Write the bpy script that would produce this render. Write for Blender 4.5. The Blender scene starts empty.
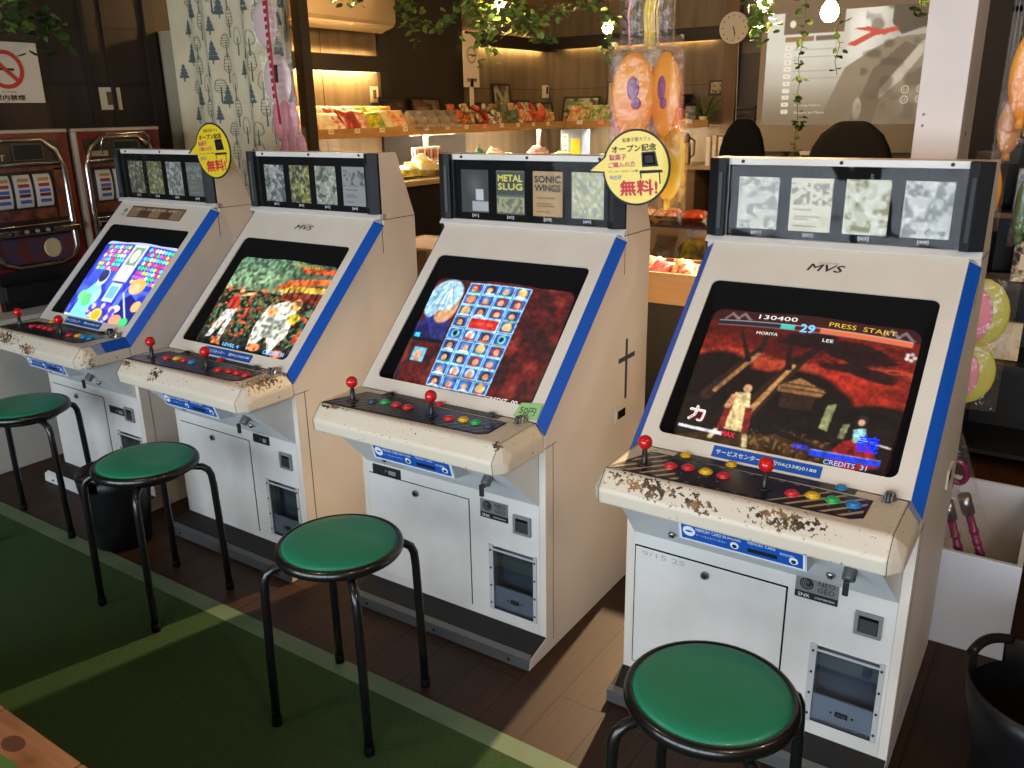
import bpy, bmesh, math, random
import numpy as np
from mathutils import Vector, Matrix
PI = math.pi
random.seed(7)
rng = np.random.RandomState(5)
SC = bpy.context.scene
COL = SC.collection

# ------------------------------------------------------------------ colour and materials
def lin(c):
    c = c / 255.0
    return c / 12.92 if c <= 0.04045 else ((c + 0.055) / 1.055) ** 2.4
def rgb(r, g, b): return (lin(r), lin(g), lin(b), 1.0)
MATS = {}
def nodes_of(name):
    m = bpy.data.materials.new(name); m.use_nodes = True
    nt = m.node_tree; nt.nodes.clear()
    out = nt.nodes.new('ShaderNodeOutputMaterial')
    return m, nt, out
def mat(name, c, rough=.5, metal=0., c2=None, ns=8., nd=3., stretch=(1, 1, 1), thr=(.35, .65), bump=0., bs=None, emit=0., coat=0., spec=.5):
    if name in MATS: return MATS[name]
    m, nt, out = nodes_of(name)
    N = nt.nodes.new; L = nt.links.new
    p = N('ShaderNodeBsdfPrincipled'); L(p.outputs[0], out.inputs[0])
    p.inputs['Base Color'].default_value = rgb(*c)
    p.inputs['Roughness'].default_value = rough
    p.inputs['Metallic'].default_value = metal
    p.inputs['Coat Weight'].default_value = coat
    p.inputs['Specular IOR Level'].default_value = spec
    if emit:
        p.inputs['Emission Color'].default_value = rgb(*c); p.inputs['Emission Strength'].default_value = emit
    if c2 is not None or bump:
        tc = N('ShaderNodeTexCoord'); mp = N('ShaderNodeMapping'); mp.inputs['Scale'].default_value = stretch
        L(tc.outputs['Object'], mp.inputs[0])
    if c2 is not None:
        n = N('ShaderNodeTexNoise'); n.inputs['Scale'].default_value = ns; n.inputs['Detail'].default_value = nd
        L(mp.outputs[0], n.inputs['Vector'])
        r = N('ShaderNodeValToRGB'); r.color_ramp.elements[0].position = thr[0]; r.color_ramp.elements[1].position = thr[1]
        r.color_ramp.elements[0].color = rgb(*c); r.color_ramp.elements[1].color = rgb(*c2)
        L(n.outputs[0], r.inputs[0]); L(r.outputs[0], p.inputs['Base Color'])
        if emit: L(r.outputs[0], p.inputs['Emission Color'])
    if bump:
        n2 = N('ShaderNodeTexNoise'); n2.inputs['Scale'].default_value = bs or ns; n2.inputs['Detail'].default_value = 2
        L(mp.outputs[0], n2.inputs['Vector'])
        b = N('ShaderNodeBump'); b.inputs['Strength'].default_value = bump; b.inputs['Distance'].default_value = .01
        L(n2.outputs[0], b.inputs['Height']); L(b.outputs[0], p.inputs['Normal'])
    MATS[name] = m
    return m
def glow(name, c, s):
    if name in MATS: return MATS[name]
    m, nt, out = nodes_of(name)
    e = nt.nodes.new('ShaderNodeEmission'); e.inputs[0].default_value = rgb(*c); e.inputs[1].default_value = s
    nt.links.new(e.outputs[0], out.inputs[0]); MATS[name] = m
    return m
def clear(name, tint=(255, 255, 255), gloss=.12, rough=.06, bump=0., bs=20., haze=0., hazecol=(255, 255, 255), fres=.7):
    """thin clear plastic or glass: see-through with a mirror-like sheen (Fresnel)"""
    if name in MATS: return MATS[name]
    m, nt, out = nodes_of(name)
    N = nt.nodes.new; L = nt.links.new
    t = N('ShaderNodeBsdfTransparent'); t.inputs[0].default_value = rgb(*tint)
    g = N('ShaderNodeBsdfGlossy'); g.inputs['Roughness'].default_value = rough; g.inputs[0].default_value = (1, 1, 1, 1)
    lw = N('ShaderNodeLayerWeight'); lw.inputs[0].default_value = .35
    ma = N('ShaderNodeMath'); ma.operation = 'MULTIPLY_ADD'; ma.inputs[1].default_value = fres; ma.inputs[2].default_value = gloss
    L(lw.outputs['Fresnel'], ma.inputs[0])
    mx = N('ShaderNodeMixShader'); L(ma.outputs[0], mx.inputs[0]); L(t.outputs[0], mx.inputs[1]); L(g.outputs[0], mx.inputs[2])
    last = mx
    if haze:
        d = N('ShaderNodeBsdfDiffuse'); d.inputs[0].default_value = rgb(*hazecol)
        m2 = N('ShaderNodeMixShader'); m2.inputs[0].default_value = haze
        L(mx.outputs[0], m2.inputs[1]); L(d.outputs[0], m2.inputs[2]); last = m2
    if bump:
        tc = N('ShaderNodeTexCoord'); n2 = N('ShaderNodeTexNoise'); n2.inputs['Scale'].default_value = bs
        L(tc.outputs['Object'], n2.inputs['Vector'])
        b = N('ShaderNodeBump'); b.inputs['Strength'].default_value = bump; b.inputs['Distance'].default_value = .02
        L(n2.outputs[0], b.inputs['Height']); L(b.outputs[0], g.inputs['Normal']); L(b.outputs[0], lw.inputs['Normal'])
    L(last.outputs[0], out.inputs[0]); MATS[name] = m
    return m
def attr_mat(name, emit=0., rough=.4, diffuse=1., coat=0.):
    """surface colour read from the mesh's own colour attribute"""
    if name in MATS: return MATS[name]
    m, nt, out = nodes_of(name)
    N = nt.nodes.new; L = nt.links.new
    a = N('ShaderNodeAttribute'); a.attribute_name = 'Col'
    p = N('ShaderNodeBsdfPrincipled'); p.inputs['Roughness'].default_value = rough
    p.inputs['Coat Weight'].default_value = coat; p.inputs['Coat Roughness'].default_value = .05
    if diffuse > .5: L(a.outputs[0], p.inputs['Base Color'])
    else: p.inputs['Base Color'].default_value = (.012, .012, .012, 1)
    if emit:
        L(a.outputs[0], p.inputs['Emission Color']); p.inputs['Emission Strength'].default_value = emit
    L(p.outputs[0], out.inputs[0]); MATS[name] = m
    return m

# ------------------------------------------------------------------ mesh builder
def Tr(loc=(0, 0, 0), rot=(0, 0, 0), sc=(1, 1, 1)):
    from mathutils import Euler
    return Matrix.Translation(loc) @ Euler(rot, 'XYZ').to_matrix().to_4x4() @ Matrix.Diagonal((*sc, 1))
TXT = {}
def text_data(s):
    if s in TXT: return TXT[s]
    cu = bpy.data.curves.new('t', 'FONT'); cu.body = s; cu.size = 1.0; cu.resolution_u = 2
    o = bpy.data.objects.new('t', cu); COL.objects.link(o)
    me = bpy.data.meshes.new_from_object(o)
    v = [(p.co.x, p.co.y) for p in me.vertices]; f = [tuple(p.vertices) for p in me.polygons]
    bpy.data.objects.remove(o); bpy.data.curves.remove(cu); bpy.data.meshes.remove(me)
    if not v: v = [(0, 0)]
    xs = [p[0] for p in v]; ys = [p[1] for p in v]
    TXT[s] = (v, f, min(xs), max(xs), min(ys), max(ys))
    return TXT[s]
class MB:
    def __init__(s, m=None): s.v = []; s.f = []; s.mi = []; s.sm = []; s.mats = []; s.cur = m
    def idx(s, m):
        m = m or s.cur
        if m not in s.mats: s.mats.append(m)
        return s.mats.index(m)
    def add(s, vs, fs, m=None, smooth=False, M=None):
        b = len(s.v); k = s.idx(m)
        for p in vs:
            p = Vector(p)
            if M is not None: p = M @ p
            s.v.append(tuple(p))
        for f in fs:
            s.f.append(tuple(b + i for i in f)); s.mi.append(k); s.sm.append(smooth)
        return s
    def box(s, a, b, m=None, M=None):
        x0, y0, z0 = a; x1, y1, z1 = b
        vs = [(x0, y0, z0), (x1, y0, z0), (x1, y1, z0), (x0, y1, z0), (x0, y0, z1), (x1, y0, z1), (x1, y1, z1), (x0, y1, z1)]
        return s.add(vs, [(0, 3, 2, 1), (4, 5, 6, 7), (0, 1, 5, 4), (1, 2, 6, 5), (2, 3, 7, 6), (3, 0, 4, 7)], m, False, M)
    def prism(s, poly, u0, u1, m=None, M=None, axis='x'):
        """poly of (v,z) pairs swept along x (or (x,y) along z, (x,z) along y)"""
        n = len(poly)
        def P(u, a, b): return (u, a, b) if axis == 'x' else ((a, u, b) if axis == 'y' else (a, b, u))
        vs = [P(u0, a, b) for a, b in poly] + [P(u1, a, b) for a, b in poly]
        fs = [tuple(range(n)), tuple(range(2 * n - 1, n - 1, -1))] + [(i, i + n, (i + 1) % n + n, (i + 1) % n) for i in range(n)]
        return s.add(vs, fs, m, False, M)
    def quad(s, a, b, c, d, m=None, M=None): return s.add([a, b, c, d], [(0, 1, 2, 3)], m, False, M)
    def slab(s, pts, thick, m=None):
        """flat polygon given thickness along its normal (towards -normal)"""
        P = [Vector(p) for p in pts]; n = (P[1] - P[0]).cross(P[2] - P[1]).normalized()
        k = len(P); vs = P + [p - n * thick for p in P]
        fs = [tuple(range(k)), tuple(range(2 * k - 1, k - 1, -1))] + [(i, i + k, (i + 1) % k + k, (i + 1) % k) for i in range(k)]
        return s.add(vs, fs, m)
    def lathe(s, prof, n=24, m=None, M=None, smooth=True, sx=1., sy=1.):
        vs = []; fs = []; ring = []
        for r, z in prof:
            if r < 1e-6: ring.append([len(vs)]); vs.append((0, 0, z))
            else:
                ring.append(list(range(len(vs), len(vs) + n)))
                vs += [(sx * r * math.cos(2 * PI * i / n), sy * r * math.sin(2 * PI * i / n), z) for i in range(n)]
        for A, B in zip(ring, ring[1:]):
            for i in range(n):
                j = (i + 1) % n
                if len(A) == 1 and len(B) == 1: continue
                if len(A) == 1: fs.append((A[0], B[j], B[i]))
                elif len(B) == 1: fs.append((A[i], A[j], B[0]))
                else: fs.append((A[i], A[j], B[j], B[i]))
        return s.add(vs, fs, m, smooth, M)
    def ball(s, c, r, m=None, n=16, sc=(1, 1, 1), M=None):
        k = max(6, n // 2)
        prof = [(r * math.sin(PI * i / k), -r * math.cos(PI * i / k)) for i in range(k + 1)]
        T = Tr(c, (0, 0, 0), sc)
        return s.lathe(prof, n, m, (M @ T) if M is not None else T)
    def cyl(s, a, b, r, m=None, n=16, r2=None, smooth=True):
        a = Vector(a); b = Vector(b); d = b - a; L = d.length; q = d.to_track_quat('Z', 'Y').to_matrix().to_4x4()
        M = Matrix.Translation(a) @ q; r2 = r if r2 is None else r2
        s.lathe([(r, 0), (r2, L)], n, m, M, smooth)
        s.lathe([(0, 0), (r, 0)], n, m, M, False); s.lathe([(r2, L), (0, L)], n, m, M, False)
        return s
    def tube(s, pts, r, m=None, n=10, closed=False, rs=None):
        P = [Vector(p) for p in pts]; k = len(P); vs = []; fs = []
        up = Vector((0, 0, 1)); prev = None
        for i in range(k):
            if closed: t = P[(i + 1) % k] - P[i - 1]
            else: t = P[min(i + 1, k - 1)] - P[max(i - 1, 0)]
            t.normalize()
            if prev is None:
                a = t.cross(up if abs(t.z) < .95 else Vector((1, 0, 0))).normalized()
            else:
                a = (prev - t * prev.dot(t)).normalized()
            prev = a; b = t.cross(a); rr = rs[i] if rs else r
            vs += [tuple(P[i] + (a * math.cos(2 * PI * j / n) + b * math.sin(2 * PI * j / n)) * rr) for j in range(n)]
        for i in range(k if closed else k - 1):
            A = i * n; B = ((i + 1) % k) * n
            for j in range(n): fs.append((A + j, A + (j + 1) % n, B + (j + 1) % n, B + j))
        s.add(vs, fs, m, True)
        if not closed:
            s.add([tuple(v) for v in vs[:n]], [tuple(range(n - 1, -1, -1))], m); s.add([tuple(v) for v in vs[-n:]], [tuple(range(n))], m)
        return s
    def disc(s, c, xd, yd, rx, ry, m=None, n=32, off=0.):
        c = Vector(c); xd = Vector(xd).normalized(); yd = Vector(yd).normalized(); nn = xd.cross(yd) * off
        return s.add([c + nn + xd * rx * math.cos(2 * PI * i / n) + yd * ry * math.sin(2 * PI * i / n) for i in range(n)], [tuple(range(n))], m)
    def ringflat(s, c, xd, yd, r0, r1, m=None, n=32, off=0., a0=0, a1=2 * PI):
        c = Vector(c); xd = Vector(xd).normalized(); yd = Vector(yd).normalized(); nn = xd.cross(yd) * off
        vs = []
        for i in range(n + 1):
            a = a0 + (a1 - a0) * i / n
            for r in (r0, r1): vs.append(c + nn + xd * r * math.cos(a) + yd * r * math.sin(a))
        return s.add(vs, [(2 * i, 2 * i + 1, 2 * i + 3, 2 * i + 2) for i in range(n)], m)
    def poly2(s, c, xd, yd, pts, m=None, off=0.):
        c = Vector(c); xd = Vector(xd).normalized(); yd = Vector(yd).normalized(); nn = xd.cross(yd) * off
        return s.add([c + nn + xd * p[0] + yd * p[1] for p in pts], [tuple(range(len(pts)))], m)
    def text(s, t, c, xd, yd, h, m=None, off=.0008, w=None, skew=0., align='C', bold=0.):
        v, f, x0, x1, y0, y1 = text_data(t)
        k = h / (y1 - y0 + 1e-6); kx = k if w is None else w / (x1 - x0 + 1e-6)
        ox = (x0 + x1) / 2 if align == 'C' else x0
        c = Vector(c); xd = Vector(xd).normalized(); yd = Vector(yd).normalized(); nn = xd.cross(yd) * off
        offs = [(0, 0)] if not bold else [(-bold, 0), (bold, 0), (0, bold), (0, -bold)]
        for i, (bx, by) in enumerate(offs):
            s.add([c + nn * (1 + .15 * i) + xd * ((p[0] - ox) * kx + (p[1] - (y0 + y1) / 2) * k * skew + bx * h) + yd * ((p[1] - (y0 + y1) / 2) * k + by * h) for p in v], f, m)
        return s
    def build(s, name, parent=None, bevel=0, seg=2, recenter=False, loc=None):
        me = bpy.data.meshes.new(name)
        V = s.v; off = Vector((0, 0, 0))
        if recenter:
            a = np.array(V); off = Vector(((a[:, 0].min() + a[:, 0].max()) / 2, (a[:, 1].min() + a[:, 1].max()) / 2, a[:, 2].min()))
            V = [tuple(Vector(p) - off) for p in V]
        me.from_pydata(V, [], s.f)
        for m in s.mats: me.materials.append(m)
        me.polygons.foreach_set('material_index', s.mi); me.polygons.foreach_set('use_smooth', s.sm)
        me.update()
        bm = bmesh.new(); bm.from_mesh(me); bmesh.ops.remove_doubles(bm, verts=bm.verts, dist=1e-5) if len(V) < 4000 else None
        if not getattr(s, 'keepn', False): bmesh.ops.recalc_face_normals(bm, faces=bm.faces)
        bm.to_mesh(me); bm.free()
        o = bpy.data.objects.new(name, me); COL.objects.link(o)
        if recenter: o.location = off
        if loc: o.location = loc
        if parent: o.parent = parent
        if bevel:
            b = o.modifiers.new('bevel', 'BEVEL'); b.width = bevel; b.segments = seg; b.limit_method = 'ANGLE'; b.angle_limit = math.radians(35)
        return o
def tag(o, label, cat, group=None):
    o['label'] = label; o['category'] = cat
    if group: o['group'] = group
    return o
def thing(name, label, cat, loc=(0, 0, 0), rz=0, group=None):
    o = bpy.data.objects.new(name, None); COL.objects.link(o); o.empty_display_size = .1
    o.location = loc; o.rotation_euler = (0, 0, rz)
    return tag(o, label, cat, group)
def solo(name, mb, label, cat, group=None, bevel=0, seg=2):
    return tag(mb.build(name, None, bevel, seg, recenter=True), label, cat, group)
def struct(name, mb, bevel=0):
    o = mb.build(name, None, bevel); o['kind'] = 'structure'; return o
def colour_grid(name, P, img, material, parent=None):
    """grid mesh through function P(s,t)->point, coloured per vertex from img (rows from the top)"""
    H, W = img.shape[:2]
    co = np.array([P(i / (W - 1), j / (H - 1)) for j in range(H) for i in range(W)], dtype=np.float32)
    fs = [(j * W + i, (j + 1) * W + i, (j + 1) * W + i + 1, j * W + i + 1) for j in range(H - 1) for i in range(W - 1)]
    me = bpy.data.meshes.new(name); me.from_pydata(co.tolist(), [], fs)
    a = me.color_attributes.new('Col', 'FLOAT_COLOR', 'POINT')
    im = np.clip(img, 0, 255) / 255.; im = np.where(im <= .04045, im / 12.92, ((im + .055) / 1.055) ** 2.4)
    d = np.ones((H * W, 4), np.float32); d[:, :3] = im.reshape(-1, 3); a.data.foreach_set('color', d.ravel())
    me.materials.append(material); me.polygons.foreach_set('use_smooth', [True] * len(fs)); me.update()
    o = bpy.data.objects.new(name, me); COL.objects.link(o)
    if parent: o.parent = parent
    return o

# ------------------------------------------------------------------ small painter for things that are flat pictures
class Pic:
    def __init__(s, W, H, c=(0, 0, 0)):
        s.W, s.H = W, H; s.a = np.ones((H, W, 3)) * np.array(c, float)
        s.x, s.y = np.meshgrid((np.arange(W) + .5) / W, (np.arange(H) + .5) / H)
    def put(s, mask, c, al=1.):
        m = (np.clip(mask, 0, 1) * al)[..., None]; s.a = s.a * (1 - m) + np.array(c, float) * m
    def rect(s, x0, y0, x1, y1, c, al=1.): s.put(((s.x >= x0) & (s.x <= x1) & (s.y >= y0) & (s.y <= y1)) * 1., c, al)
    def ell(s, cx, cy, rx, ry, c, al=1., soft=.15):
        d = np.sqrt(((s.x - cx) / rx) ** 2 + ((s.y - cy) / ry) ** 2); s.put((1 + soft - d) / soft, c, al)
    def line(s, x0, y0, x1, y1, w, c, al=1., w2=None):
        dx, dy = x1 - x0, y1 - y0; L = dx * dx + dy * dy + 1e-9
        t = np.clip(((s.x - x0) * dx + (s.y - y0) * dy) / L, 0, 1); ww = w + (((w2 if w2 is not None else w) - w) * t)
        d = np.hypot(s.x - x0 - t * dx, (s.y - y0 - t * dy)); s.put((ww - d) / .004 + .5, c, al)
    def poly(s, pts, c, al=1.):
        ins = np.zeros(s.x.shape, bool); n = len(pts)
        for i in range(n):
            x1, y1 = pts[i]; x2, y2 = pts[(i + 1) % n]
            if y1 == y2: continue
            k = ((s.y < y1) != (s.y < y2)) & (s.x < (x2 - x1) * (s.y - y1) / (y2 - y1) + x1); ins ^= k
        s.put(ins * 1., c, al)
    def noise(s, k, seed=0, kx=None):
        r = np.random.RandomState(seed); kx = kx or k
        g = r.rand(k + 2, kx + 2); yy = s.y * k; xx = s.x * kx; i = yy.astype(int); j = xx.astype(int); fy = yy - i; fx = xx - j
        fy = fy * fy * (3 - 2 * fy); fx = fx * fx * (3 - 2 * fx)
        return (g[i, j] * (1 - fy) + g[i + 1, j] * fy) * (1 - fx) + (g[i, j + 1] * (1 - fy) + g[i + 1, j + 1] * fy) * fx
    def blur(s, n=1):
        for _ in range(n):
            p = np.pad(s.a, ((1, 1), (1, 1), (0, 0)), 'edge'); s.a = (p[:-2, 1:-1] + p[2:, 1:-1] + p[1:-1, :-2] + p[1:-1, 2:] + 2 * s.a) / 6

# ------------------------------------------------------------------ the materials in use
WHITE = mat('cabinet_white', (226, 224, 219), .38, c2=(212, 209, 202), ns=5, nd=4, bump=.02, bs=60)
BEIGE = mat('bezel_beige', (224, 216, 203), .42, c2=(216, 206, 191), ns=4, nd=3)
SIDEM = mat('side_warm_lit_white', (224, 216, 205), .5, c2=(217, 207, 194), ns=3, nd=3)  # cabinet white with the warm room light put into its tint
UNDER = mat('underside_shaded_white', (196, 200, 200), .4)  # cabinet white greyed: the shade below the panel is put into the colour
BLACK = mat('black_plastic', (22, 23, 26), .35)
CAPM = mat('end_cap_black', (22, 24, 28), .5, bump=.1, bs=120, spec=.25)
MATTE = mat('matte_black', (9, 9, 10), .8, spec=.15)
KICK = mat('kick_black', (14, 13, 13), .6)
STEEL = mat('steel', (170, 170, 168), .3, 1.)
DULL = mat('dull_metal', (120, 122, 122), .45, .8)
DARKM = mat('dark_metal', (60, 62, 64), .4, .7)
BLUE = mat('stripe_blue', (10, 84, 186), .45, spec=.3)
LBLUE = mat('label_blue', (24, 84, 172), .4)
LWHITE = mat('label_white', (232, 236, 240), .5)
INK = mat('ink_black', (18, 17, 17), .6)
SEAM = mat('seam_brown', (70, 58, 48), .8)
REDB = mat('lever_red', (205, 24, 26), .18, coat=.4)
BTN = {'r': mat('button_red', (214, 38, 44), .25), 'y': mat('button_yellow', (232, 186, 22), .25), 'g': mat('button_green', (40, 176, 84), .25), 'b': mat('button_blue', (30, 132, 196), .25), 'd': mat('button_dark', (52, 76, 92), .3), 'k': mat('button_black', (30, 24, 28), .3)}
PANE = clear('marquee_pane', gloss=.004, rough=.02, bump=.35, bs=5, fres=.08)
GREYPL = mat('grey_plate', (150, 153, 156), .4, .3)
SCREEN = attr_mat('crt_picture', emit=.72, rough=.12, diffuse=0., coat=.3)
CARD = attr_mat('printed_card', rough=.45)
SIGNP = attr_mat('printed_sign', rough=.35)
def wear_mat(name, spots, base=(225, 217, 202)):
    """cream plastic with brown chips where SPOTS (x,y,z, rx,ry,rz) say"""
    m, nt, out = nodes_of(name); N = nt.nodes.new; L = nt.links.new
    p = N('ShaderNodeBsdfPrincipled'); p.inputs['Roughness'].default_value = .38; L(p.outputs[0], out.inputs[0])
    tc = N('ShaderNodeTexCoord')
    n0 = N('ShaderNodeTexNoise'); n0.inputs['Scale'].default_value = 5; L(tc.outputs['Object'], n0.inputs['Vector'])
    mix0 = N('ShaderNodeMix'); mix0.data_type = 'RGBA'; mix0.inputs[6].default_value = rgb(*base); mix0.inputs[7].default_value = rgb(base[0] - 16, base[1] - 20, base[2] - 30)
    L(n0.outputs[0], mix0.inputs[0])
    last = None
    for s in spots:
        mp = N('ShaderNodeMapping'); mp.vector_type = 'POINT'
        mp.inputs['Location'].default_value = tuple(-s[i] / s[3 + i] for i in range(3)); mp.inputs['Scale'].default_value = tuple(1 / s[3 + i] for i in range(3))
        L(tc.outputs['Object'], mp.inputs[0])
        ln = N('ShaderNodeVectorMath'); ln.operation = 'LENGTH'; L(mp.outputs[0], ln.inputs[0])
        q = N('ShaderNodeMath'); q.operation = 'SUBTRACT'; q.inputs[0].default_value = 1.0; q.use_clamp = True; L(ln.outputs['Value'], q.inputs[1])
        if last is None: last = q.outputs[0]
        else:
            w = N('ShaderNodeMath'); w.operation = 'MAXIMUM'; L(last, w.inputs[0]); L(q.outputs[0], w.inputs[1]); last = w.outputs[0]
    n1 = N('ShaderNodeTexNoise'); n1.inputs['Scale'].default_value = 95; n1.inputs['Detail'].default_value = 4; n1.inputs['Roughness'].default_value = .6
    L(tc.outputs['Object'], n1.inputs['Vector'])
    a = N('ShaderNodeMath'); a.operation = 'MULTIPLY_ADD'; a.inputs[1].default_value = .30; L(last, a.inputs[0]); L(n1.outputs[0], a.inputs[2])
    r = N('ShaderNodeValToRGB'); r.color_ramp.elements[0].position = .66; r.color_ramp.elements[1].position = .685; L(a.outputs[0], r.inputs[0])
    n2 = N('ShaderNodeTexNoise'); n2.inputs['Scale'].default_value = 22; L(tc.outputs['Object'], n2.inputs['Vector'])
    r2 = N('ShaderNodeValToRGB'); r2.color_ramp.elements[0].position = .4; r2.color_ramp.elements[1].position = .62
    r2.color_ramp.elements[0].color = rgb(58, 44, 34); r2.color_ramp.elements[1].color = rgb(150, 112, 72); L(n2.outputs[0], r2.inputs[0])
    mx = N('ShaderNodeMix'); mx.data_type = 'RGBA'; L(r.outputs[0], mx.inputs[0]); L(mix0.outputs[2], mx.inputs[6]); L(r2.outputs[0], mx.inputs[7])
    L(mx.outputs[2], p.inputs['Base Color']); return m
def stripes_mat(name, c1, c2, k, ang):
    m, nt, out = nodes_of(name); N = nt.nodes.new; L = nt.links.new
    p = N('ShaderNodeBsdfPrincipled'); p.inputs['Roughness'].default_value = .25; L(p.outputs[0], out.inputs[0])
    tc = N('ShaderNodeTexCoord'); mp = N('ShaderNodeMapping'); mp.inputs['Rotation'].default_value = (0, 0, ang); L(tc.outputs['Object'], mp.inputs[0])
    sx = N('ShaderNodeSeparateXYZ'); L(mp.outputs[0], sx.inputs[0])
    a = N('ShaderNodeMath'); a.operation = 'MULTIPLY'; a.inputs[1].default_value = k; L(sx.outputs[0], a.inputs[0])
    f = N('ShaderNodeMath'); f.operation = 'FRACT'; L(a.outputs[0], f.inputs[0])
    g = N('ShaderNodeMath'); g.operation = 'GREATER_THAN'; g.inputs[1].default_value = .68; L(f.outputs[0], g.inputs[0])
    mx = N('ShaderNodeMix'); mx.data_type = 'RGBA'; mx.inputs[6].default_value = rgb(*c1); mx.inputs[7].default_value = rgb(*c2)
    L(g.outputs[0], mx.inputs[0]); L(mx.outputs[2], p.inputs['Base Color']); return m

# ------------------------------------------------------------------ pictures on the four tubes and on the cards
def pic_fight_red():
    p = Pic(260, 200, (150, 40, 24)); n = p.noise(7, 1, 4); n2 = p.noise(22, 2, 12)
    sky = (n * .6 + n2 * .4)
    t = np.clip(p.y / .6, 0, 1)
    for k in range(3): p.a[..., k] = (150, 38, 24)[k] * (.55 + .75 * sky) * (.75 + .45 * t)
    p.put(np.clip((p.noise(6, 5, 3) - .5) * 5, 0, 1) * (p.y < .5), (70, 16, 16), .75)
    p.put(np.clip((p.noise(10, 9, 4) - .6) * 6, 0, 1) * (p.y > .3) * (p.y < .6), (205, 80, 46), .7)
    p.rect(0, 0, 1, .1, (52, 22, 24), .8)
    for cx, cy, rx, ry in ((.13, .52, .17, .17), (.32, .58, .14, .13), (.52, .56, .2, .14), (.66, .6, .12, .1), (.93, .68, .17, .12), (.8, .66, .12, .07)):
        p.ell(cx, cy, rx, ry, (26, 14, 12), 1, .2)
    p.ell(.9, .69, .12, .05, (86, 34, 22), .7, .4)
    p.rect(0, .62, 1, 1, (24, 15, 11)); g = p.noise(26, 3, 30)
    p.put((p.y > .68) * np.clip((g - .45) * 4, 0, 1), (74, 50, 28), .4)
    p.poly([(.25, 1), (.52, .8), (.8, .86), (.86, .93), (.55, 1)], (96, 62, 32), .6)
    p.poly([(0, .97), (.3, .84), (.5, .86), (.2, 1)], (112, 78, 42), .5); p.a *= (1 - .35 * np.clip((g - .4) * 3, 0, 1) * (p.y > .6))[..., None]; p.put(np.clip((p.noise(60, 44, 80) - .62) * 7, 0, 1) * (p.y > .8) * (p.x > .35) * (p.x < .8), (170, 128, 70), .5)
    for pts in ([(.35, .75), (.75, .88), (.75, .9), (.32, .79)], [(.45, .72), (.88, .84), (.88, .86), (.43, .75)]): p.poly(pts, (22, 14, 10), .8)
    # trunks and branches
    p.line(.1, .66, .3, .3, .035, (52, 32, 22), 1, .02); p.line(.14, .62, .3, .33, .012, (156, 108, 66)); p.line(.3, .3, .33, .12, .016, (44, 24, 18), 1, .01); p.line(.26, .38, .18, .16, .014, (40, 22, 18), 1, .006)
    p.line(.3, .78, .5, .34, .05, (50, 30, 20), 1, .03); p.line(.33, .74, .48, .38, .016, (196, 140, 84), 1, .01); p.line(.5, .34, .62, .16, .024, (34, 20, 18), 1, .012); p.line(.46, .4, .42, .16, .016, (38, 22, 18), 1, .008)
    for k in range(46):
        a = .5 + .45 * ((k * 37) % 46) / 46; b_ = .16 + .2 * ((k * 17) % 23) / 23; p.line(a, b_, a + .05, b_ + .012 * ((k % 5) - 2), .0025, (30, 14, 16), .9)
    for cx, cy, rx, ry in ((.66, .22, .2, .06), (.8, .25, .14, .05), (.55, .2, .12, .05), (.86, .36, .1, .03), (.7, .34, .1, .025)):
        p.put(np.clip((1.2 - np.hypot((p.x - cx) / rx, (p.y - cy) / ry) + (n2 - .5) * 1.2) * 4, 0, 1), (34, 16, 18), .9)
    p.poly([(.44, .52), (.53, .45), (.66, .52), (.64, .56), (.44, .56)], (150, 104, 64)); p.poly([(.46, .56), (.62, .56), (.62, .66), (.46, .66)], (48, 30, 22))
    for yy in (.5, .53): p.line(.45, yy, .65, yy, .004, (70, 44, 30))
    p.poly([(.68, .6), (.72, .58), (.71, .76), (.67, .75)], (138, 140, 96)); p.poly([(.77, .7), (.8, .69), (.79, .79), (.76, .79)], (126, 124, 88))
    # plain figures: a pale-coated one and a dark-red-gowned one
    p.poly([(.245, .61), (.32, .6), (.34, .72), (.335, .86), (.225, .86), (.25, .72)], (222, 196, 138)); p.poly([(.22, .7), (.25, .66), (.24, .86), (.2, .88)], (128, 36, 34)); p.poly([(.315, .7), (.35, .7), (.36, .86), (.33, .88)], (128, 36, 34))
    p.ell(.3, .575, .02, .028, (214, 162, 120)); p.line(.245, .64, .225, .71, .016, (206, 140, 100)); p.line(.2, .88, .18, .93, .012, (210, 190, 140)); p.line(.35, .88, .36, .94, .014, (210, 190, 140))
    p.poly([(.74, .9), (.79, .8), (.86, .77), (.92, .82), (.97, .93), (.86, .97), (.76, .95)], (150, 28, 30)); p.poly([(.8, .9), (.84, .82), (.88, .95)], (96, 16, 22)); p.poly([(.82, .72), (.87, .7), (.89, .79), (.83, .8)], (150, 205, 206)); p.ell(.845, .66, .025, .035, (40, 30, 30)); p.ell(.845, .67, .014, .02, (214, 164, 130)); p.line(.89, .78, .99, .8, .006, (210, 200, 190))
    # bars
    p.rect(.05, .1, .42, .13, (34, 36, 46)); p.rect(.36, .1, .43, .13, (60, 205, 196)); p.rect(.55, .1, .96, .13, (236, 112, 66)); p.rect(.05, .095, .96, .1, (220, 220, 214)); p.rect(.05, .13, .96, .135, (200, 196, 190), .7)
    for x0 in (.07, .13, .82, .88): p.poly([(x0, .09), (x0 + .04, .03), (x0 + .09, .09), (x0 + .07, .09), (x0 + .04, .055), (x0 + .015, .09)], (148, 140, 140), .8)
    p.rect(.0, .885, .24, .905, (235, 235, 245)); p.rect(.66, .885, .97, .918, (28, 66, 232)); p.rect(.66, .88, .97, .887, (200, 210, 245), .8)
    for k in range(5): p.ell(.965 + .018 * math.cos(k * 1.26), .2 + .022 * math.sin(k * 1.26), .009, .012, (225, 215, 210))
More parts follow.
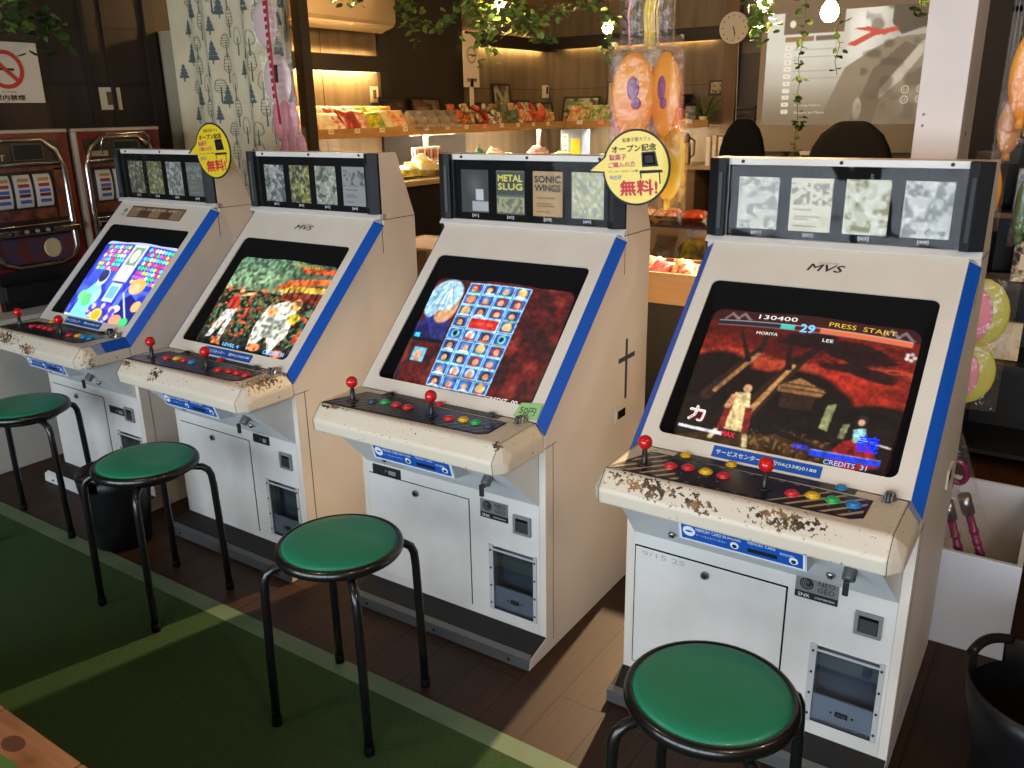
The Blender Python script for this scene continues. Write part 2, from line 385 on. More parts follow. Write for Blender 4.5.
    q = p.noise(70, 81, 90) * .6 + p.noise(34, 82, 44) * .4; p.a *= np.where(p.y > .14, .62 + .76 * q, 1.)[..., None]; p.blur(1); return p.a
def pic_roster():
    p = Pic(260, 200, (84, 24, 24)); n = p.noise(12, 4, 16); n2 = p.noise(34, 6, 44)
    p.put(np.clip((n * .6 + n2 * .5 - .42) * 3, 0, 1), (42, 22, 24), .85); p.put(np.clip((p.noise(9, 15, 12) - .6) * 5, 0, 1), (134, 46, 38), .7)
    # generic portrait: pale-blue tuft over navy cloth
    p.poly([(.0, .45), (.1, .34), (.24, .40), (.25, .58), (.0, .58)], (40, 44, 110)); p.poly([(.0, .5), (.08, .44), (.16, .58), (.0, .58)], (26, 26, 76))
    p.ell(.165, .27, .08, .15, (206, 152, 114)); p.ell(.12, .17, .115, .14, (170, 210, 230), 1, .12); p.ell(.06, .26, .055, .12, (146, 192, 220), 1, .15)
    for k in range(11): p.line(.13, .05, .01 + .021 * k, .24 + .05 * ((k * 3) % 4) / 2, .004, (224, 240, 248) if k % 2 else (116, 160, 198))
    p.rect(.0, .575, .24, .605, (16, 16, 26)); p.rect(.06, .66, .16, .78, (96, 180, 216)); p.ell(.11, .73, .03, .045, (206, 152, 116)); p.rect(.02, .535, .06, .575, (60, 200, 236))
    # sloping board of little portrait tiles
    rr = np.random.RandomState(3)
    for r in range(9):
        for c in range(4):
            x = .262 + c * .111; y = .045 + r * .101
            p.rect(x, y, x + .108, y + .098, (150, 214, 246)); p.rect(x + .008, y + .009, x + .100, y + .089, (40, 84, 170)); x += .007
            if (r, c) in ((3, 1), (3, 2)): continue
            sk = (212, 160, 124); hr = [(60, 44, 36), (208, 176, 90), (140, 44, 36), (30, 30, 40), (196, 206, 216), (80, 120, 180), (220, 120, 60)][rr.randint(7)]
            if (r, c) in ((4, 0), (4, 3)): p.ell(x + .047, y + .05, .026, .034, (120, 200, 180)); p.ell(x + .047, y + .05, .014, .02, (14, 26, 60)); continue
            p.ell(x + .047, y + .05, .03, .038, hr); p.ell(x + .047 + rr.uniform(-.008, .008), y + .058, .019, .026, sk); p.rect(x + .015, y + .078, x + .08, y + .089, [(190, 40, 44), (240, 240, 240), (30, 40, 90), (40, 120, 80)][rr.randint(4)])
    p.rect(.373, .345, .592, .45, (160, 214, 240)); p.rect(.383, .355, .582, .44, (196, 34, 36)); p.rect(.41, .385, .555, .41, (236, 120, 70), .5)
    # slant the board: shear towards the lower left like the screen shows it
    p.a *= (.75 + .5 * p.noise(40, 61, 50))[..., None]; p.blur(1); return p.a
def pic_street():
    p = Pic(240, 190, (30, 34, 26)); t = np.clip(p.y / .4, 0, 1)
    for k in range(3): p.a[..., k] = (92, 128, 100)[k] * (1 - t) * .9 + (150, 176, 132)[k] * t
    p.put(np.clip((p.noise(5, 2, 5) - .4) * 3, 0, 1) * (p.y < .4), (60, 84, 66), .6); p.put(np.clip((p.x - .55) * 3, 0, 1) * (p.y < .35), (44, 48, 40), .6)
    p.rect(0, .38, 1, 1, (24, 26, 20)); n = p.noise(34, 8, 36)
    p.put((p.y > .34) * np.clip((n - .5) * 6, 0, 1), (134, 138, 76), .7); p.put((p.y > .4) * np.clip((p.noise(40, 21, 40) - .62) * 8, 0, 1), (60, 110, 92), .9); p.put((p.y > .34) * np.clip((p.noise(30, 31, 30) - .66) * 9, 0, 1), (196, 78, 48), .9)
    p.poly([(.48, .35), (.62, .22), (.98, .14), (.99, .2), (.64, .3)], (206, 96, 44)); p.poly([(.55, .36), (.66, .28), (.98, .24), (.98, .3), (.66, .34)], (230, 176, 66)); p.poly([(.62, .36), (.98, .31), (.98, .42), (.62, .42)], (120, 44, 28)); p.poly([(.66, .08), (.98, .04), (.98, .1), (.7, .13)], (176, 72, 36))
    for k in range(6): p.line(.66 + .055 * k, .32, .66 + .055 * k, .46, .006, (64, 24, 18))
    p.rect(0, .9, 1, 1, (14, 18, 18)); p.poly([(0, .82), (1, .86), (1, .92), (0, .92)], (36, 40, 34), .8)
    # red-and-white figure, big white figure, gold flashes
    p.poly([(.13, .46), (.22, .42), (.26, .56), (.16, .6)], (206, 54, 38)); p.line(.2, .44, .36, .4, .016, (220, 160, 112)); p.poly([(.14, .6), (.26, .57), (.24, .9), (.19, .92), (.2, .68), (.12, .88), (.06, .9)], (226, 226, 216)); p.ell(.21, .38, .026, .036, (210, 150, 100)); p.poly([(.14, .88), (.24, .88), (.27, .94), (.16, .94)], (212, 120, 66))
    p.poly([(.56, .5), (.72, .42), (.84, .52), (.86, .74), (.78, .95), (.68, .78), (.56, .94), (.52, .72)], (224, 224, 204)); p.poly([(.6, .62), (.76, .6), (.8, .8), (.62, .8)], (168, 172, 156)); p.ell(.8, .45, .05, .055, (216, 150, 96)); p.ell(.62, .55, .045, .045, (214, 140, 90)); p.ell(.62, .9, .06, .035, (216, 120, 70)); p.ell(.86, .93, .06, .035, (216, 120, 70)); p.ell(.84, .58, .05, .05, (236, 214, 60), .9)
    p.a *= (.45 + 1.0 * p.noise(36, 71, 44))[..., None]; p.blur(1); return p.a
def pic_puzzle():
    p = Pic(240, 190, (46, 52, 178)); n = p.noise(9, 12, 12)
    p.put(np.clip((n - .35) * 3, 0, 1), (84, 118, 226), .8); p.rect(0, 0, 1, .045, (170, 186, 238)); p.rect(0, .95, 1, 1, (212, 216, 240))
    p.rect(.06, .06, .38, .56, (60, 84, 210)); p.rect(.63, .06, .95, .56, (38, 60, 200))
    rr = np.random.RandomState(11); cs = [(232, 64, 92), (70, 214, 110), (244, 214, 76), (96, 226, 240), (206, 92, 220), (240, 240, 250)]
    for bx, rows in ((.06, 6), (.63, 8)):
        for r in range(rows):
            for c in range(8): p.ell(bx + .02 + .04 * c + .012 * (r % 2), .09 + r * .055, .018, .023, cs[rr.randint(6)])
    p.rect(.41, .05, .6, .5, (204, 204, 226)); p.rect(.44, .08, .57, .3, (120, 150, 120)); p.ell(.505, .19, .045, .08, (226, 218, 200)); p.rect(.42, .34, .59, .42, (240, 244, 252)); p.rect(.43, .52, .58, .74, (196, 214, 246)); p.rect(.45, .56, .56, .7, (112, 182, 214))
    # plain blobs of the same colours: pale-green gown on the left, fair head over navy on the right
    p.poly([(.08, .98), (.12, .68), (.24, .5), (.36, .64), (.36, .98)], (130, 222, 210)); p.ell(.27, .48, .06, .1, (206, 220, 222)); p.ell(.26, .46, .055, .07, (44, 50, 96)); p.ell(.22, .76, .06, .07, (96, 210, 130)); p.ell(.12, .72, .05, .06, (120, 230, 140)); p.ell(.32, .7, .05, .08, (170, 236, 226))
    p.poly([(.62, .98), (.64, .72), (.76, .62), (.94, .72), (.95, .98)], (28, 34, 120)); p.ell(.77, .52, .09, .09, (240, 176, 96), 1, .1); p.ell(.76, .55, .05, .06, (236, 190, 150)); p.poly([(.68, .5), (.62, .66), (.6, .9), (.68, .8)], (96, 120, 236)); p.line(.66, .62, .9, .94, .01, (190, 206, 250)); p.ell(.68, .8, .05, .04, (230, 230, 250))
    for k in range(16): a = k * .3927; p.ell(.5 + .17 * math.cos(a), .86 + .07 * math.sin(a), .026, .032, (96, 66, 190) if k % 2 else (196, 190, 246))
    p.ell(.47, .9, .07, .07, (250, 214, 60)); p.ell(.47, .9, .05, .045, (238, 170, 60)); p.ell(.75, .92, .07, .06, (238, 150, 120)); p.ell(.86, .93, .05, .05, (70, 200, 120)); p.ell(.9, .74, .05, .06, (236, 176, 120))
    p.blur(1); return p.a
def pic_card(style, seed):
    p = Pic(30, 40, style[0]); n = p.noise(9, seed, 7); n2 = p.noise(18, seed + 50, 14)
    if style[2] == 'blob':
        p.put(np.clip((n - .45) * 5, 0, 1), style[1], .8); p.put(np.clip((n2 - .58) * 7, 0, 1), (236, 238, 226), .5)
    elif style[2] == 'title':
        p.rect(.05, .05, .95, .55, style[1], .9); p.rect(.05, .6, .95, .95, (206, 204, 150), .6); p.put((p.y > .62) * np.clip((n2 - .5) * 6, 0, 1), (70, 70, 50), .6)
    elif style[2] == 'lines':
        for k in range(7): p.rect(.12, .52 + .06 * k, .12 + .7 * (.5 + .5 * ((k * 37 + seed) % 7) / 7), .535 + .06 * k, style[1], .7)
        if not style[3]: p.put((p.y < .5) * (p.y > .1) * np.clip((n2 - .5) * 8, 0, 1), style[1], .8)
    elif style[2] == 'photo':
        p.put(np.clip(1.2 - np.hypot((p.x - .5) / .3, (p.y - .35) / .3), 0, 1), style[1], .6); p.rect(.55, .45, .8, .7, (196, 198, 200)); p.rect(.4, .72, .98, .95, (170, 172, 176)); 
    elif style[2] == 'plain': p.put(np.clip((n - .5) * 2, 0, 1), style[1], .5)
    p.rect(0, 0, .04, 1, style[0]); return p.a

# ------------------------------------------------------------------ arcade cabinet (u = across, v = back, z = up; v=0 is the lower front)
MS = (.466, 1.1955); BB = (-.0035, .740)
BD = Vector((0, BB[0] - MS[0], BB[1] - MS[1])); BL = BD.length; BD.normalize()
BN = Vector((0, BD.z, -BD.y)); BN = BN if BN.y < 0 else -BN         # outward normal of the sloping bezel (towards the player)
def bz(u, s, off=0.): return Vector((u, MS[0], MS[1])) + BD * s + BN * off
HW = .35; HI = .324
def make_cabinet(spec):
    rt = thing('arcade_cabinet', spec['label'], 'arcade cabinet', spec['loc'], spec['rz'], 'arcade cabinets in the row')
    CPM = wear_mat('worn_panel_%d' % spec['n'], spec['wear'])
    prof = [(.479, 1.426), (.478, 1.213), (.484, 1.177), (-.0035 + .0, .703), (0, .657), (0, .055), (-.0885, .0345), (-.0965, 0.0), (.656, 0), (.656, 1.194), (.570, 1.426)]
    for s in (-1, 1):
        mb = MB(SIDEM); a, b = sorted((s * .328, s * HW)); mb.prism(prof, a, b); sp = mb.build('side_panel', rt, .002)
        e = s * (HW + .0006)
        lo, hi = sorted((s * HW, e))
        for q0, q1 in (((lo, .466, 1.1925), (hi, .655, 1.195)), ((lo, .4715, 1.075), (hi, .474, 1.1924)), ((lo, .041, .03), (hi, .0428, .6655)), ((lo, -.003, .6656), (hi, .06, .6675))): sm = MB(SEAM); sm.box(q0, q1); sm.build('side_seam', sp)
        hb = MB(SIDEM); hb.box((lo, .430, .600), (hi + s * .004 if s > 0 else hi, .505, .655)) if s > 0 else hb.box((lo - .004, .430, .600), (hi, .505, .655)); q = (HW + .0048) * s; l2, h2 = sorted((q, q - s * .001)); hb.box((l2, .440, .612), (h2, .495, .640), MATTE); hb.build('side_vent', sp)
        if s > 0 and spec['n'] == 3:
            tp = MB(mat('dark_tape', (62, 72, 80), .5)); tp.box((HW, .494, .668), (HW + .0012, .508, .866)); tp.box((HW, .446, .797), (HW + .0016, .560, .812)); tp.build('tape_cross', sp)
    mb = MB(SIDEM); mb.box((-.328, .636, .03), (.328, .654, 1.19)); mb.prism([(.560, 1.424), (.570, 1.424), (.654, 1.19), (.640, 1.19)], -.328, .328); mb.box((-.328, .50, 1.41), (.328, .568, 1.425)); mb.build('back_case', rt)
    # lower front, made of pieces around the coin window
    mb = MB(WHITE)
    mb.box((-.328, 0, .053), (.160, .02, .485)); mb.box((.160, 0, .053), (.314, .02, .104)); mb.box((.160, 0, .314), (.314, .02, .485)); mb.box((.314, 0, .053), (.328, .02, .485))
    mb.build('lower_front', rt)
    mb = MB(MATTE); g_ = .0035 if spec['n'] == 4 else .0018; mb.box((-.320 - g_, -.0012, .0865 - g_), (.080 + g_, .0005, .4455 + g_)); d0 = mb.build('door_gap', rt)
    mb = MB(WHITE); mb.box((-.320, -.0045, .0865), (.080, -.001, .4455))
    if spec['n'] == 4: mb.text('9/15 2S', (-.24, -.0046, .432), (1, 0, 0), (0, 0, 1), .014, mat('pencil', (176, 176, 174), .7), w=.12)
    door = mb.build('cash_door', rt, .0015)
    mb = MB(STEEL); lz = .418; lu = -.124; mb.cyl((lu, -.004, lz), (lu, -.012, lz), .0105, n=18); mb.cyl((lu, -.012, lz), (lu, -.0135, lz), .006, DARKM, n=14); mb.build('door_lock', door)
    # coin window
    mb = MB(mat('window_frame', (186, 188, 188), .4))
    mb.box((.150, -.005, .096), (.166, .0, .318)); mb.box((.308, -.005, .096), (.320, .0, .318)); mb.box((.166, -.004, .300), (.308, 0, .306)); mb.box((.166, -.004, .099), (.308, 0, .106), DARKM)
    for z in (.12, .18, .24, .30):
        for u in (.158, .314): mb.cyl((u, -.005, z), (u, -.008, z), .0035, DARKM, n=8)
    cw = mb.build('coin_window', rt, .001)
    mb = MB(GREYPL); mb.box((.160, .05, .100), (.314, .056, .316), mat('coin_box_grey', (120, 128, 136), .5)); mb.box((.160, .02, .100), (.165, .05, .316), GREYPL); mb.box((.309, .02, .100), (.314, .05, .316), GREYPL); mb.box((.160, .02, .098), (.314, .05, .104), GREYPL)
    mb.box((.166, .003, .108), (.308, .008, .176), mat('coin_plate', (222, 226, 230), .4)); mb.box((.222, .001, .130), (.252, .003, .144), INK); mb.text('50-100', (.237, .0005, .137), (1, 0, 0), (0, 0, 1), .005, LWHITE)
    for u in (.212, .262): mb.cyl((u, .003, .137), (u, .001, .137), .003, DARKM, n=8)
    mb.build('coin_box', cw)
    mb = MB(clear('coin_window_pane', gloss=.10, rough=.03, tint=(225, 230, 235), fres=.5)); mb.box((.166, -.0022, .106), (.308, -.0010, .300)); mb.build('window_pane', cw)
    # coin return
    cu, cz = spec.get('ret', (.272, .410))
    mb = MB(mat('return_frame', (128, 132, 134), .4)); mb.box((cu - .030, -.008, cz - .030), (cu + .030, 0, cz - .022)); mb.box((cu - .030, -.008, cz + .022), (cu + .030, 0, cz + .030)); mb.box((cu - .030, -.008, cz - .022), (cu - .022, 0, cz + .022)); mb.box((cu + .022, -.008, cz - .022), (cu + .030, 0, cz + .022)); mb.box((cu - .022, -.002, cz - .022), (cu + .022, -.0008, cz + .022), MATTE); mb.quad((cu - .02, -.0025, cz + .01), (cu + .02, -.0025, cz + .01), (cu + .02, -.007, cz - .02), (cu - .02, -.007, cz - .02), mat('flap_dark', (46, 50, 46), .4)); mb.build('coin_return', rt, .001)
    if spec.get('sticker'):
        mb = MB(mat('sticker_silver', (150, 152, 154), .35, .5)); su, sz = spec['sticker']
        mb.box((su - .05, -.0012, sz - .030), (su + .05, 0, sz + .030)); mb.box((su - .05, -.0016, sz - .030), (su + .05, 0, sz - .012), INK)
        X, Z = (1, 0, 0), (0, 0, 1); c = (su - .024, -.0018, sz + .010)
        mb.disc(c, X, Z, .016, .016, INK, off=.0002)
        for k in range(3): mb.ringflat(c, X, Z, .003 + .004 * k, .0045 + .004 * k, mat('sticker_silver', (0, 0, 0)), off=.0006, a0=k * .8, a1=k * .8 + 4.6)
        mb.text('NEO', (su + .022, -.0014, sz + .018), X, Z, .013, INK, w=.038); mb.text('GEO', (su + .022, -.0014, sz + .001), X, Z, .013, INK, w=.038); mb.text('SNK', (su - .028, -.0018, sz - .021), X, Z, .009, LWHITE, w=.028); mb.text('CORPORATION', (su + .020, -.0018, sz - .021), X, Z, .005, LWHITE, w=.045)
        mb.build('maker_sticker', rt)
    if spec.get('slotplate'):
        su, sz, w = spec['slotplate']; mb = MB(DARKM); mb.box((su - w, -.004, sz - .016), (su + w, 0, sz + .016)); mb.box((su - w * .8, -.0055, sz - .009), (su - .01, -.004, sz + .009), INK); mb.box((su + .01, -.0055, sz - .008), (su + w * .7, -.004, sz + .006), GREYPL); mb.cyl((su, -.004, sz), (su, -.008, sz), .006, STEEL, n=10); mb.build('slot_plate', rt, .001)
    # kick plate
    mb = MB(KICK); mb.prism([(0, .0585), (.02, .0585), (.02, .0), (-.090, .0), (-.090, .037)], -.3505, .3485); kp = mb.build('kick_plate', rt)
    mb = MB(WHITE if spec['n'] == 1 else DULL); mb.prism([(-.088, .0365), (-.080, .044), (-.0975, .036), (-.100, .002), (-.088, .002)], -.3505, .3485)
    for u in (-.28, .0, .28): mb.cyl((u, -.098, .018), (u, -.103, .018), .005, DARKM, n=8)
    mb.build('kick_trim', kp)
    # sloping underside with its side gussets
    mb = MB(UNDER); a = (-.328, 0, .485); b = (.328, 0, .485); c = (.295, -.172, .658); d = (-.295, -.172, .658)
    mb.add([a, b, c, d, (-.328, .02, .658), (.328, .02, .658)], [(0, 1, 2, 3), (1, 5, 2), (0, 3, 4), (3, 2, 5, 4)]); us = mb.build('underside', rt)
    # control panel slab: full section in the middle, smaller section at the ends
    P0 = [(-.0035, .740), (-.187, .738), (-.222, .697), (-.217, .657), (0, .657)]
    P1 = [(-.0035, .704), (-.158, .702), (-.188, .688), (-.184, .659), (0, .657)]
    mb = MB(CPM); vs = []
    for u, P in ((-HW, P1), (-.3225, P0), (.3225, P0), (HW, P1)): vs += [(u, v, z) for v, z in P]
    fs = [(0, 1, 2, 3, 4), (19, 18, 17, 16, 15)]
    for k in range(3):
        for i in range(5): j = (i + 1) % 5; fs.append((k * 5 + i, k * 5 + j, k * 5 + 5 + j, k * 5 + 5 + i))
    mb.add(vs, fs); cp = mb.build('control_panel', rt, .009, 4)
    for s in (-1, 1): ln = MB(SEAM); ln.tube([(s * .3225, -.01, .7405), (s * .3225, -.186, .7385), (s * .3225, -.2225, .697), (s * .3225, -.2175, .660)], .0007, n=4); ln.build('panel_joint', cp)
    OV = MATS.get('overlay') or stripes_mat('overlay_stripes', (24, 26, 34), (186, 172, 146) if spec['n'] == 4 else (96, 92, 84), 38, .75); MATS.setdefault('x%d' % spec['n'], OV)
    OP = mat('overlay_plain', (22, 34, 58) if spec['n'] == 4 else (26, 30, 42), .25)
    mb = MB(OP); z = .7398
    out = [(-.322, -.180), (.232, -.158), (.256, -.140), (.256, -.044), (-.250, -.036), (-.27, -.04)]
    mb.add([(u, v, z - .0004 * 0) for u, v in out] + [(u, v, .737) for u, v in out], [tuple(range(6))] + [(i, (i + 1) % 6, (i + 1) % 6 + 6, i + 6) for i in range(6)], INK)
    ins = [(-.308, -.174), (.228, -.153), (.250, -.137), (.250, -.049), (-.247, -.042), (-.266, -.046)]
    zz = z + .0005
    mb.add([(u, v, zz) for u, v in ins], [tuple(range(6))], OV)
    mb.add([(u, v, zz + .0004) for u, v in [(-.14, -.166), (.06, -.159), (.16, -.052), (-.20, -.045), (-.215, -.07)]], [tuple(range(5))], OP)
    mb.box((-.21, -.036, .738), (.215, -.006, .7408), BLACK)
    mb.text('START', (-.12, -.026, .741), (1, 0, 0), (0, 1, 0), .006, GREYPL); mb.text('SELECT', (.10, -.026, .741), (1, 0, 0), (0, 1, 0), .006, GREYPL)
    for u, t in ((-.192, 'A'), (-.152, 'B'), (-.108, 'C'), (-.064, 'D'), (.097, 'A'), (.138, 'B'), (.181, 'C'), (.225, 'D')): mb.text(t, (u, -.128 if u < 0 else -.127, zz + .0006), (1, 0, 0), (0, 1, 0), .006, GREYPL)
    mb.build('control_overlay', cp)
    for u, v in ((-.251, -.120), (.036, -.103)):
        j = MB(BLACK); j.cyl((u, v, .740), (u, v, .7435), .018, n=20); j.cyl((u, v, .740), (u, v, .785), .0052, DARKM if u < 0 else BLACK, n=10); j.lathe([(.0075, .7435), (.0065, .775), (0, .776)], 12, BLACK, Tr((u, v, 0)))
        js = j.build('joystick', rt); k = MB(REDB); k.ball((u, v, .797), .0178, n=20); k.build('ball_top', js)
    sets = spec['btn']
    for (u, v), c in zip([(-.192, -.100), (-.152, -.088), (-.108, -.089), (-.064, -.090), (.097, -.102), (.138, -.089), (.181, -.090), (.225, -.091)], sets):
        b = MB(BTN[c]); b.lathe([(.0165, .7395), (.0165, .7425), (.0145, .7438), (.0125, .7438)], 20, None, Tr((u, v, 0))); b.lathe([(.012, .7425), (.012, .7465), (.010, .7478), (0, .748)], 20, None, Tr((u, v, 0))); b.build('push_button', rt)
    for (u, v), c in zip([(-.186, -.022), (-.071, -.020), (.0, -.019), (.182, -.018)], spec['btn2']):
        if c == '-': continue
        b = MB(BTN[c]); b.lathe([(.013, .740), (.013, .7435), (.011, .7445), (.0095, .7438), (.0095, .7475), (0, .7485)], 18, None, Tr((u, v, 0))); b.build('start_button', rt)
    # lock hasp at the right of the panel
    b = MB(STEEL); b.lathe([(.015, 0), (.015, .004), (.012, .014), (.009, .018), (0, .019)], 16, None, Tr((.284, -.016, .739))); b.box((.276, -.040, .740), (.292, -.022, .756)); b.cyl((.284, -.043, .742), (.284, -.036, .762), .006, DARKM, n=10); b.build('panel_latch', rt, .001)
    if spec.get('extra_knob'):
        b = MB(BLACK); b.lathe([(.013, 0), (.013, .018), (.010, .026), (0, .027)], 14, None, Tr((.238, -.012, .739))); b.build('black_knob', rt)
    if spec.get('green_tag'):
        b = MB(mat('tag_green', (150, 196, 130), .6)); c = bz(.286, .628, .003); b.slab([bz(.246, .650, .004), bz(.324, .650, .004), bz(.322, .598, .004), bz(.256, .606, .004)][::-1], .001)
        b.text('50円', bz(.286, .628, .005), (1, 0, 0), -BD, .024, INK, w=.05); b.build('price_tag', rt)
    # moulded bezel with its rounded opening
    r = .02; u1 = .286; s0, s1 = .128, .611
    def rr(u1, s0, s1, r, n=5):
        pts = []
        for cu, cs, a0 in ((-u1 + r, s0 + r, PI), (u1 - r, s0 + r, 1.5 * PI), (u1 - r, s1 - r, 0), (-u1 + r, s1 - r, .5 * PI)):
            for i in range(n + 1): a = a0 + PI / 2 * i / n; pts.append((cu + r * math.cos(a), cs + r * math.sin(a)))
        return pts
    inner = rr(u1, s0, s1, r); outer = []
    for (u, s) in inner:   # matching outline points
        k = len(outer); q = k // 6; i = k % 6
        cor = [(-HI, 0), (HI, 0), (HI, BL), (-HI, BL)][q]
        outer.append(cor if i in (2, 3) else [((-HI, s), (u, 0)), ((u, 0), (HI, s)), ((HI, s), (u, BL)), ((u, BL), (-HI, s))][q][0 if i < 2 else 1])
    n = len(inner); mb = MB(BEIGE)
    vs = [bz(u, s) for u, s in outer] + [bz(u, s) for u, s in inner] + [bz(u, s, -.018) for u, s in inner] + [bz(u, s, -.018) for u, s in outer]
    fs = []
    for i in range(n):
        j = (i + 1) % n
        fs += [(i, j, n + j, n + i), (n + i, n + j, 2 * n + j, 2 * n + i), (3 * n + i, 3 * n + j, j, i)]
    mb.add(vs, fs)
    X = (1, 0, 0); UP = -BD
    if spec['n'] in (2, 4): mb.text('MVS', bz(.0, .062, 0), X, UP, .022, mat('logo_dark', (58, 50, 44), .5), w=.086, skew=.45, bold=.035, off=.0007); mb.text('MULTI VIDEO SYSTEM', bz(.004, .046, 0), X, UP, .0035, mat('logo_dark', (0, 0, 0)), w=.05, skew=.3)
    be = mb.build('bezel', rt)
    if spec['n'] == 1:
        b = MB(mat('strip_brown', (108, 84, 62), .4)); b.slab([bz(-.215, .085, .002), bz(.175, .085, .002), bz(.175, .022, .002), bz(-.215, .022, .002)], .001)
        for k in range(5): b.slab([bz(-.208 + .077 * k, .08, .003), bz(-.14 + .077 * k, .08, .003), bz(-.14 + .077 * k, .03, .003), bz(-.208 + .077 * k, .03, .003)], .001, mat('strip_tile%d' % (k % 2), [(150, 122, 92), (92, 66, 48)][k % 2], .4))
        b.text('必殺技表', bz(-.02, .04, 0), X, UP, .014, mat('strip_ink', (214, 198, 168), .5), w=.3, off=.0045); b.build('instruction_card', rt)
        b = MB(GREYPL); b.disc(bz(-.25, .05, .001), X, UP, .012, .012); b.text('MVS', bz(-.25, .075, 0), X, UP, .012, GREYPL, w=.03); b.build('small_badge', rt)
    # blue chamfer stripes
    for s in (-1, 1):
        b = MB(BLUE); o_ = -BN * .0262
        pts = [bz(s * (HI + .001), .008, .0008), bz(s * (HI + .001), BL, .0008), Vector((s * (HW + .0008), -.004, .7035)), Vector((s * (HW + .0008), .484, 1.1775 - .004))]
        lower = .0
        b.slab(pts if s < 0 else pts[::-1], .0008)
        if spec['n'] == 1:
            q = [Vector((s * .3235, -.004, .7408)), Vector((s * .3235, -.108, .7395)), Vector((s * (HW + .0008), -.108, .7045)), Vector((s * (HW + .0008), -.004, .7045))]
            b.slab(q if s < 0 else q[::-1], .0008)
            q = [Vector((s * .3235, -.110, .7395)), Vector((s * .3235, -.150, .739)), Vector((s * (HW + .0008), -.140, .703)), Vector((s * (HW + .0008), -.110, .7045))]
            b.slab(q if s < 0 else q[::-1], .0008, mat('faded_blue', (140, 150, 182), .5))
        elif spec['n'] == 4:
            for k in range(3):
                a0 = -.008 - .011 * k; a1 = a0 - .006
                q = [Vector((s * .3235, a0, .7405)), Vector((s * .3235, a1, .7404)), Vector((s * (HW + .0008), a1, .7045)), Vector((s * (HW + .0008), a0, .7047))]
                b.slab(q if s < 0 else q[::-1], .0006, mat('faded_blue', (140, 150, 182), .5))
        b.build('blue_stripe', rt)
        f = MB(BEIGE); f.add([bz(s * HI, 0, -.001), bz(s * HI, BL, -.001), Vector((s * HW, -.0025, .702)), Vector((s * HW, .485, 1.176))], [(0, 1, 2), (0, 2, 3)]); f.build('edge_trim', be)
    # dark surround and tube
    T0 = lambda u, s, o: bz(u, s, o)
    it = rr(.262, .205, .603, .03); n = len(it); mb = MB(MATTE)
    vs = [bz(u * 1.002, s, -.004) for u, s in rr(u1, s0, s1, r)] + [bz(u, s, -.024 - .016 * (s - .2) / .4) for u, s in it]
    mb.add(vs, [(i, (i + 1) % n, n + (i + 1) % n, n + i) for i in range(n)]); mb.build('tube_surround', rt)
    def PS(a, b):
        wt = .266 - .014 * b; x = (2 * a - 1); y = (2 * b - 1)
        bul = .012 * (1 - .6 * x * x - .4 * y * y)
        s = .202 + .402 * b; s += .010 * (1 - x * x) * y * 1.0
        return tuple(bz(x * wt * (1 + .012 * (1 - y * y)), s, -.030 - .012 * b + bul))
    scn = colour_grid('screen', PS, spec['pic'](), attr_mat('crt_picture_%d' % spec['n'], emit={1: 1.1, 2: 1.0, 3: .95, 4: .72}[spec['n']], rough=.12, diffuse=0., coat=.3), rt)
    def st(t, a, b, h, m, w=None, bold=0., skew=0):
        c = Vector(PS(a, b)); d = (Vector(PS(min(a + .02, 1), b)) - Vector(PS(max(a - .02, 0), b))).normalized(); e = (Vector(PS(a, max(b - .02, 0))) - Vector(PS(a, min(b + .02, 1)))).normalized()
        tb = MB(m); tb.text(t, c, d, e, h, m, off=.003, w=w, bold=bold, skew=skew); tb.build('screen_caption', scn)
    GW = glow('hud_white', (240, 240, 235), .85); GY = glow('hud_yellow', (226, 190, 60), .8); GB = glow('hud_blue', (30, 60, 255), .9); GR = glow('hud_red', (240, 40, 70), .9); GC = glow('hud_cyan', (120, 200, 255), .9)
    if spec['n'] == 4:
        st('130400', .34, .06, .013, GW, .10); st('PRESS  START', .735, .065, .013, GY, .16); st('29', .492, .115, .024, GC, .036, bold=.03); st('MORIYA', .31, .18, .009, GW, .055); st('LEE', .60, .18, .009, GW, .026); st('力', .085, .80, .040, GW, .042, bold=.05); st('力', .085, .80, .036, GR, .037, bold=.01); st('MAX', .27, .895, .013, GR, .034, bold=.02); st('MAX', .62, .885, .013, GB, .034, bold=.02); st('義', .90, .80, .042, GB, .048, bold=.015); st('CREDITS  31', .83, .945, .012, GC, .095)
    elif spec['n'] == 3: st('CREDIT  00', .82, .965, .013, GW, .11)
    elif spec['n'] == 2: st('CREDITS 31', .84, .93, .015, GC, .10, bold=.02); st('LEVEL 4', .40, .93, .013, GC, .09, bold=.02); st('PRESS START', .72, .06, .013, GY, .15)
    # blue service label at the foot of the bezel
    if spec['n'] != 3:
     b = MB(LBLUE); b.slab([bz(-.130, .648, .0012), bz(.130, .648, .0012), bz(.130, .618, .0012), bz(-.130, .618, .0012)], .001)
     b.text('サービスセンター', bz(-.066, .633, 0), X, UP, .013, LWHITE, w=.11, off=.0022, bold=.02); b.text('☎06(338)0188', bz(.064, .633, 0), X, UP, .012, LWHITE, w=.11, off=.0022, bold=.02)
     b.build('service_label', rt)
    # memory card box under the panel
    b = MB(UNDER); b.prism([(-.185, .657), (-.10, .657), (-.10, .585), (-.166, .595)], -.135, .160)
    ax, az = Vector((1, 0, 0)), Vector((0, -.019, .062)).normalized(); nn = ax.cross(az)
    def mp(u, t): return Vector((u, -.166, .595)) + az * t + nn * .0008
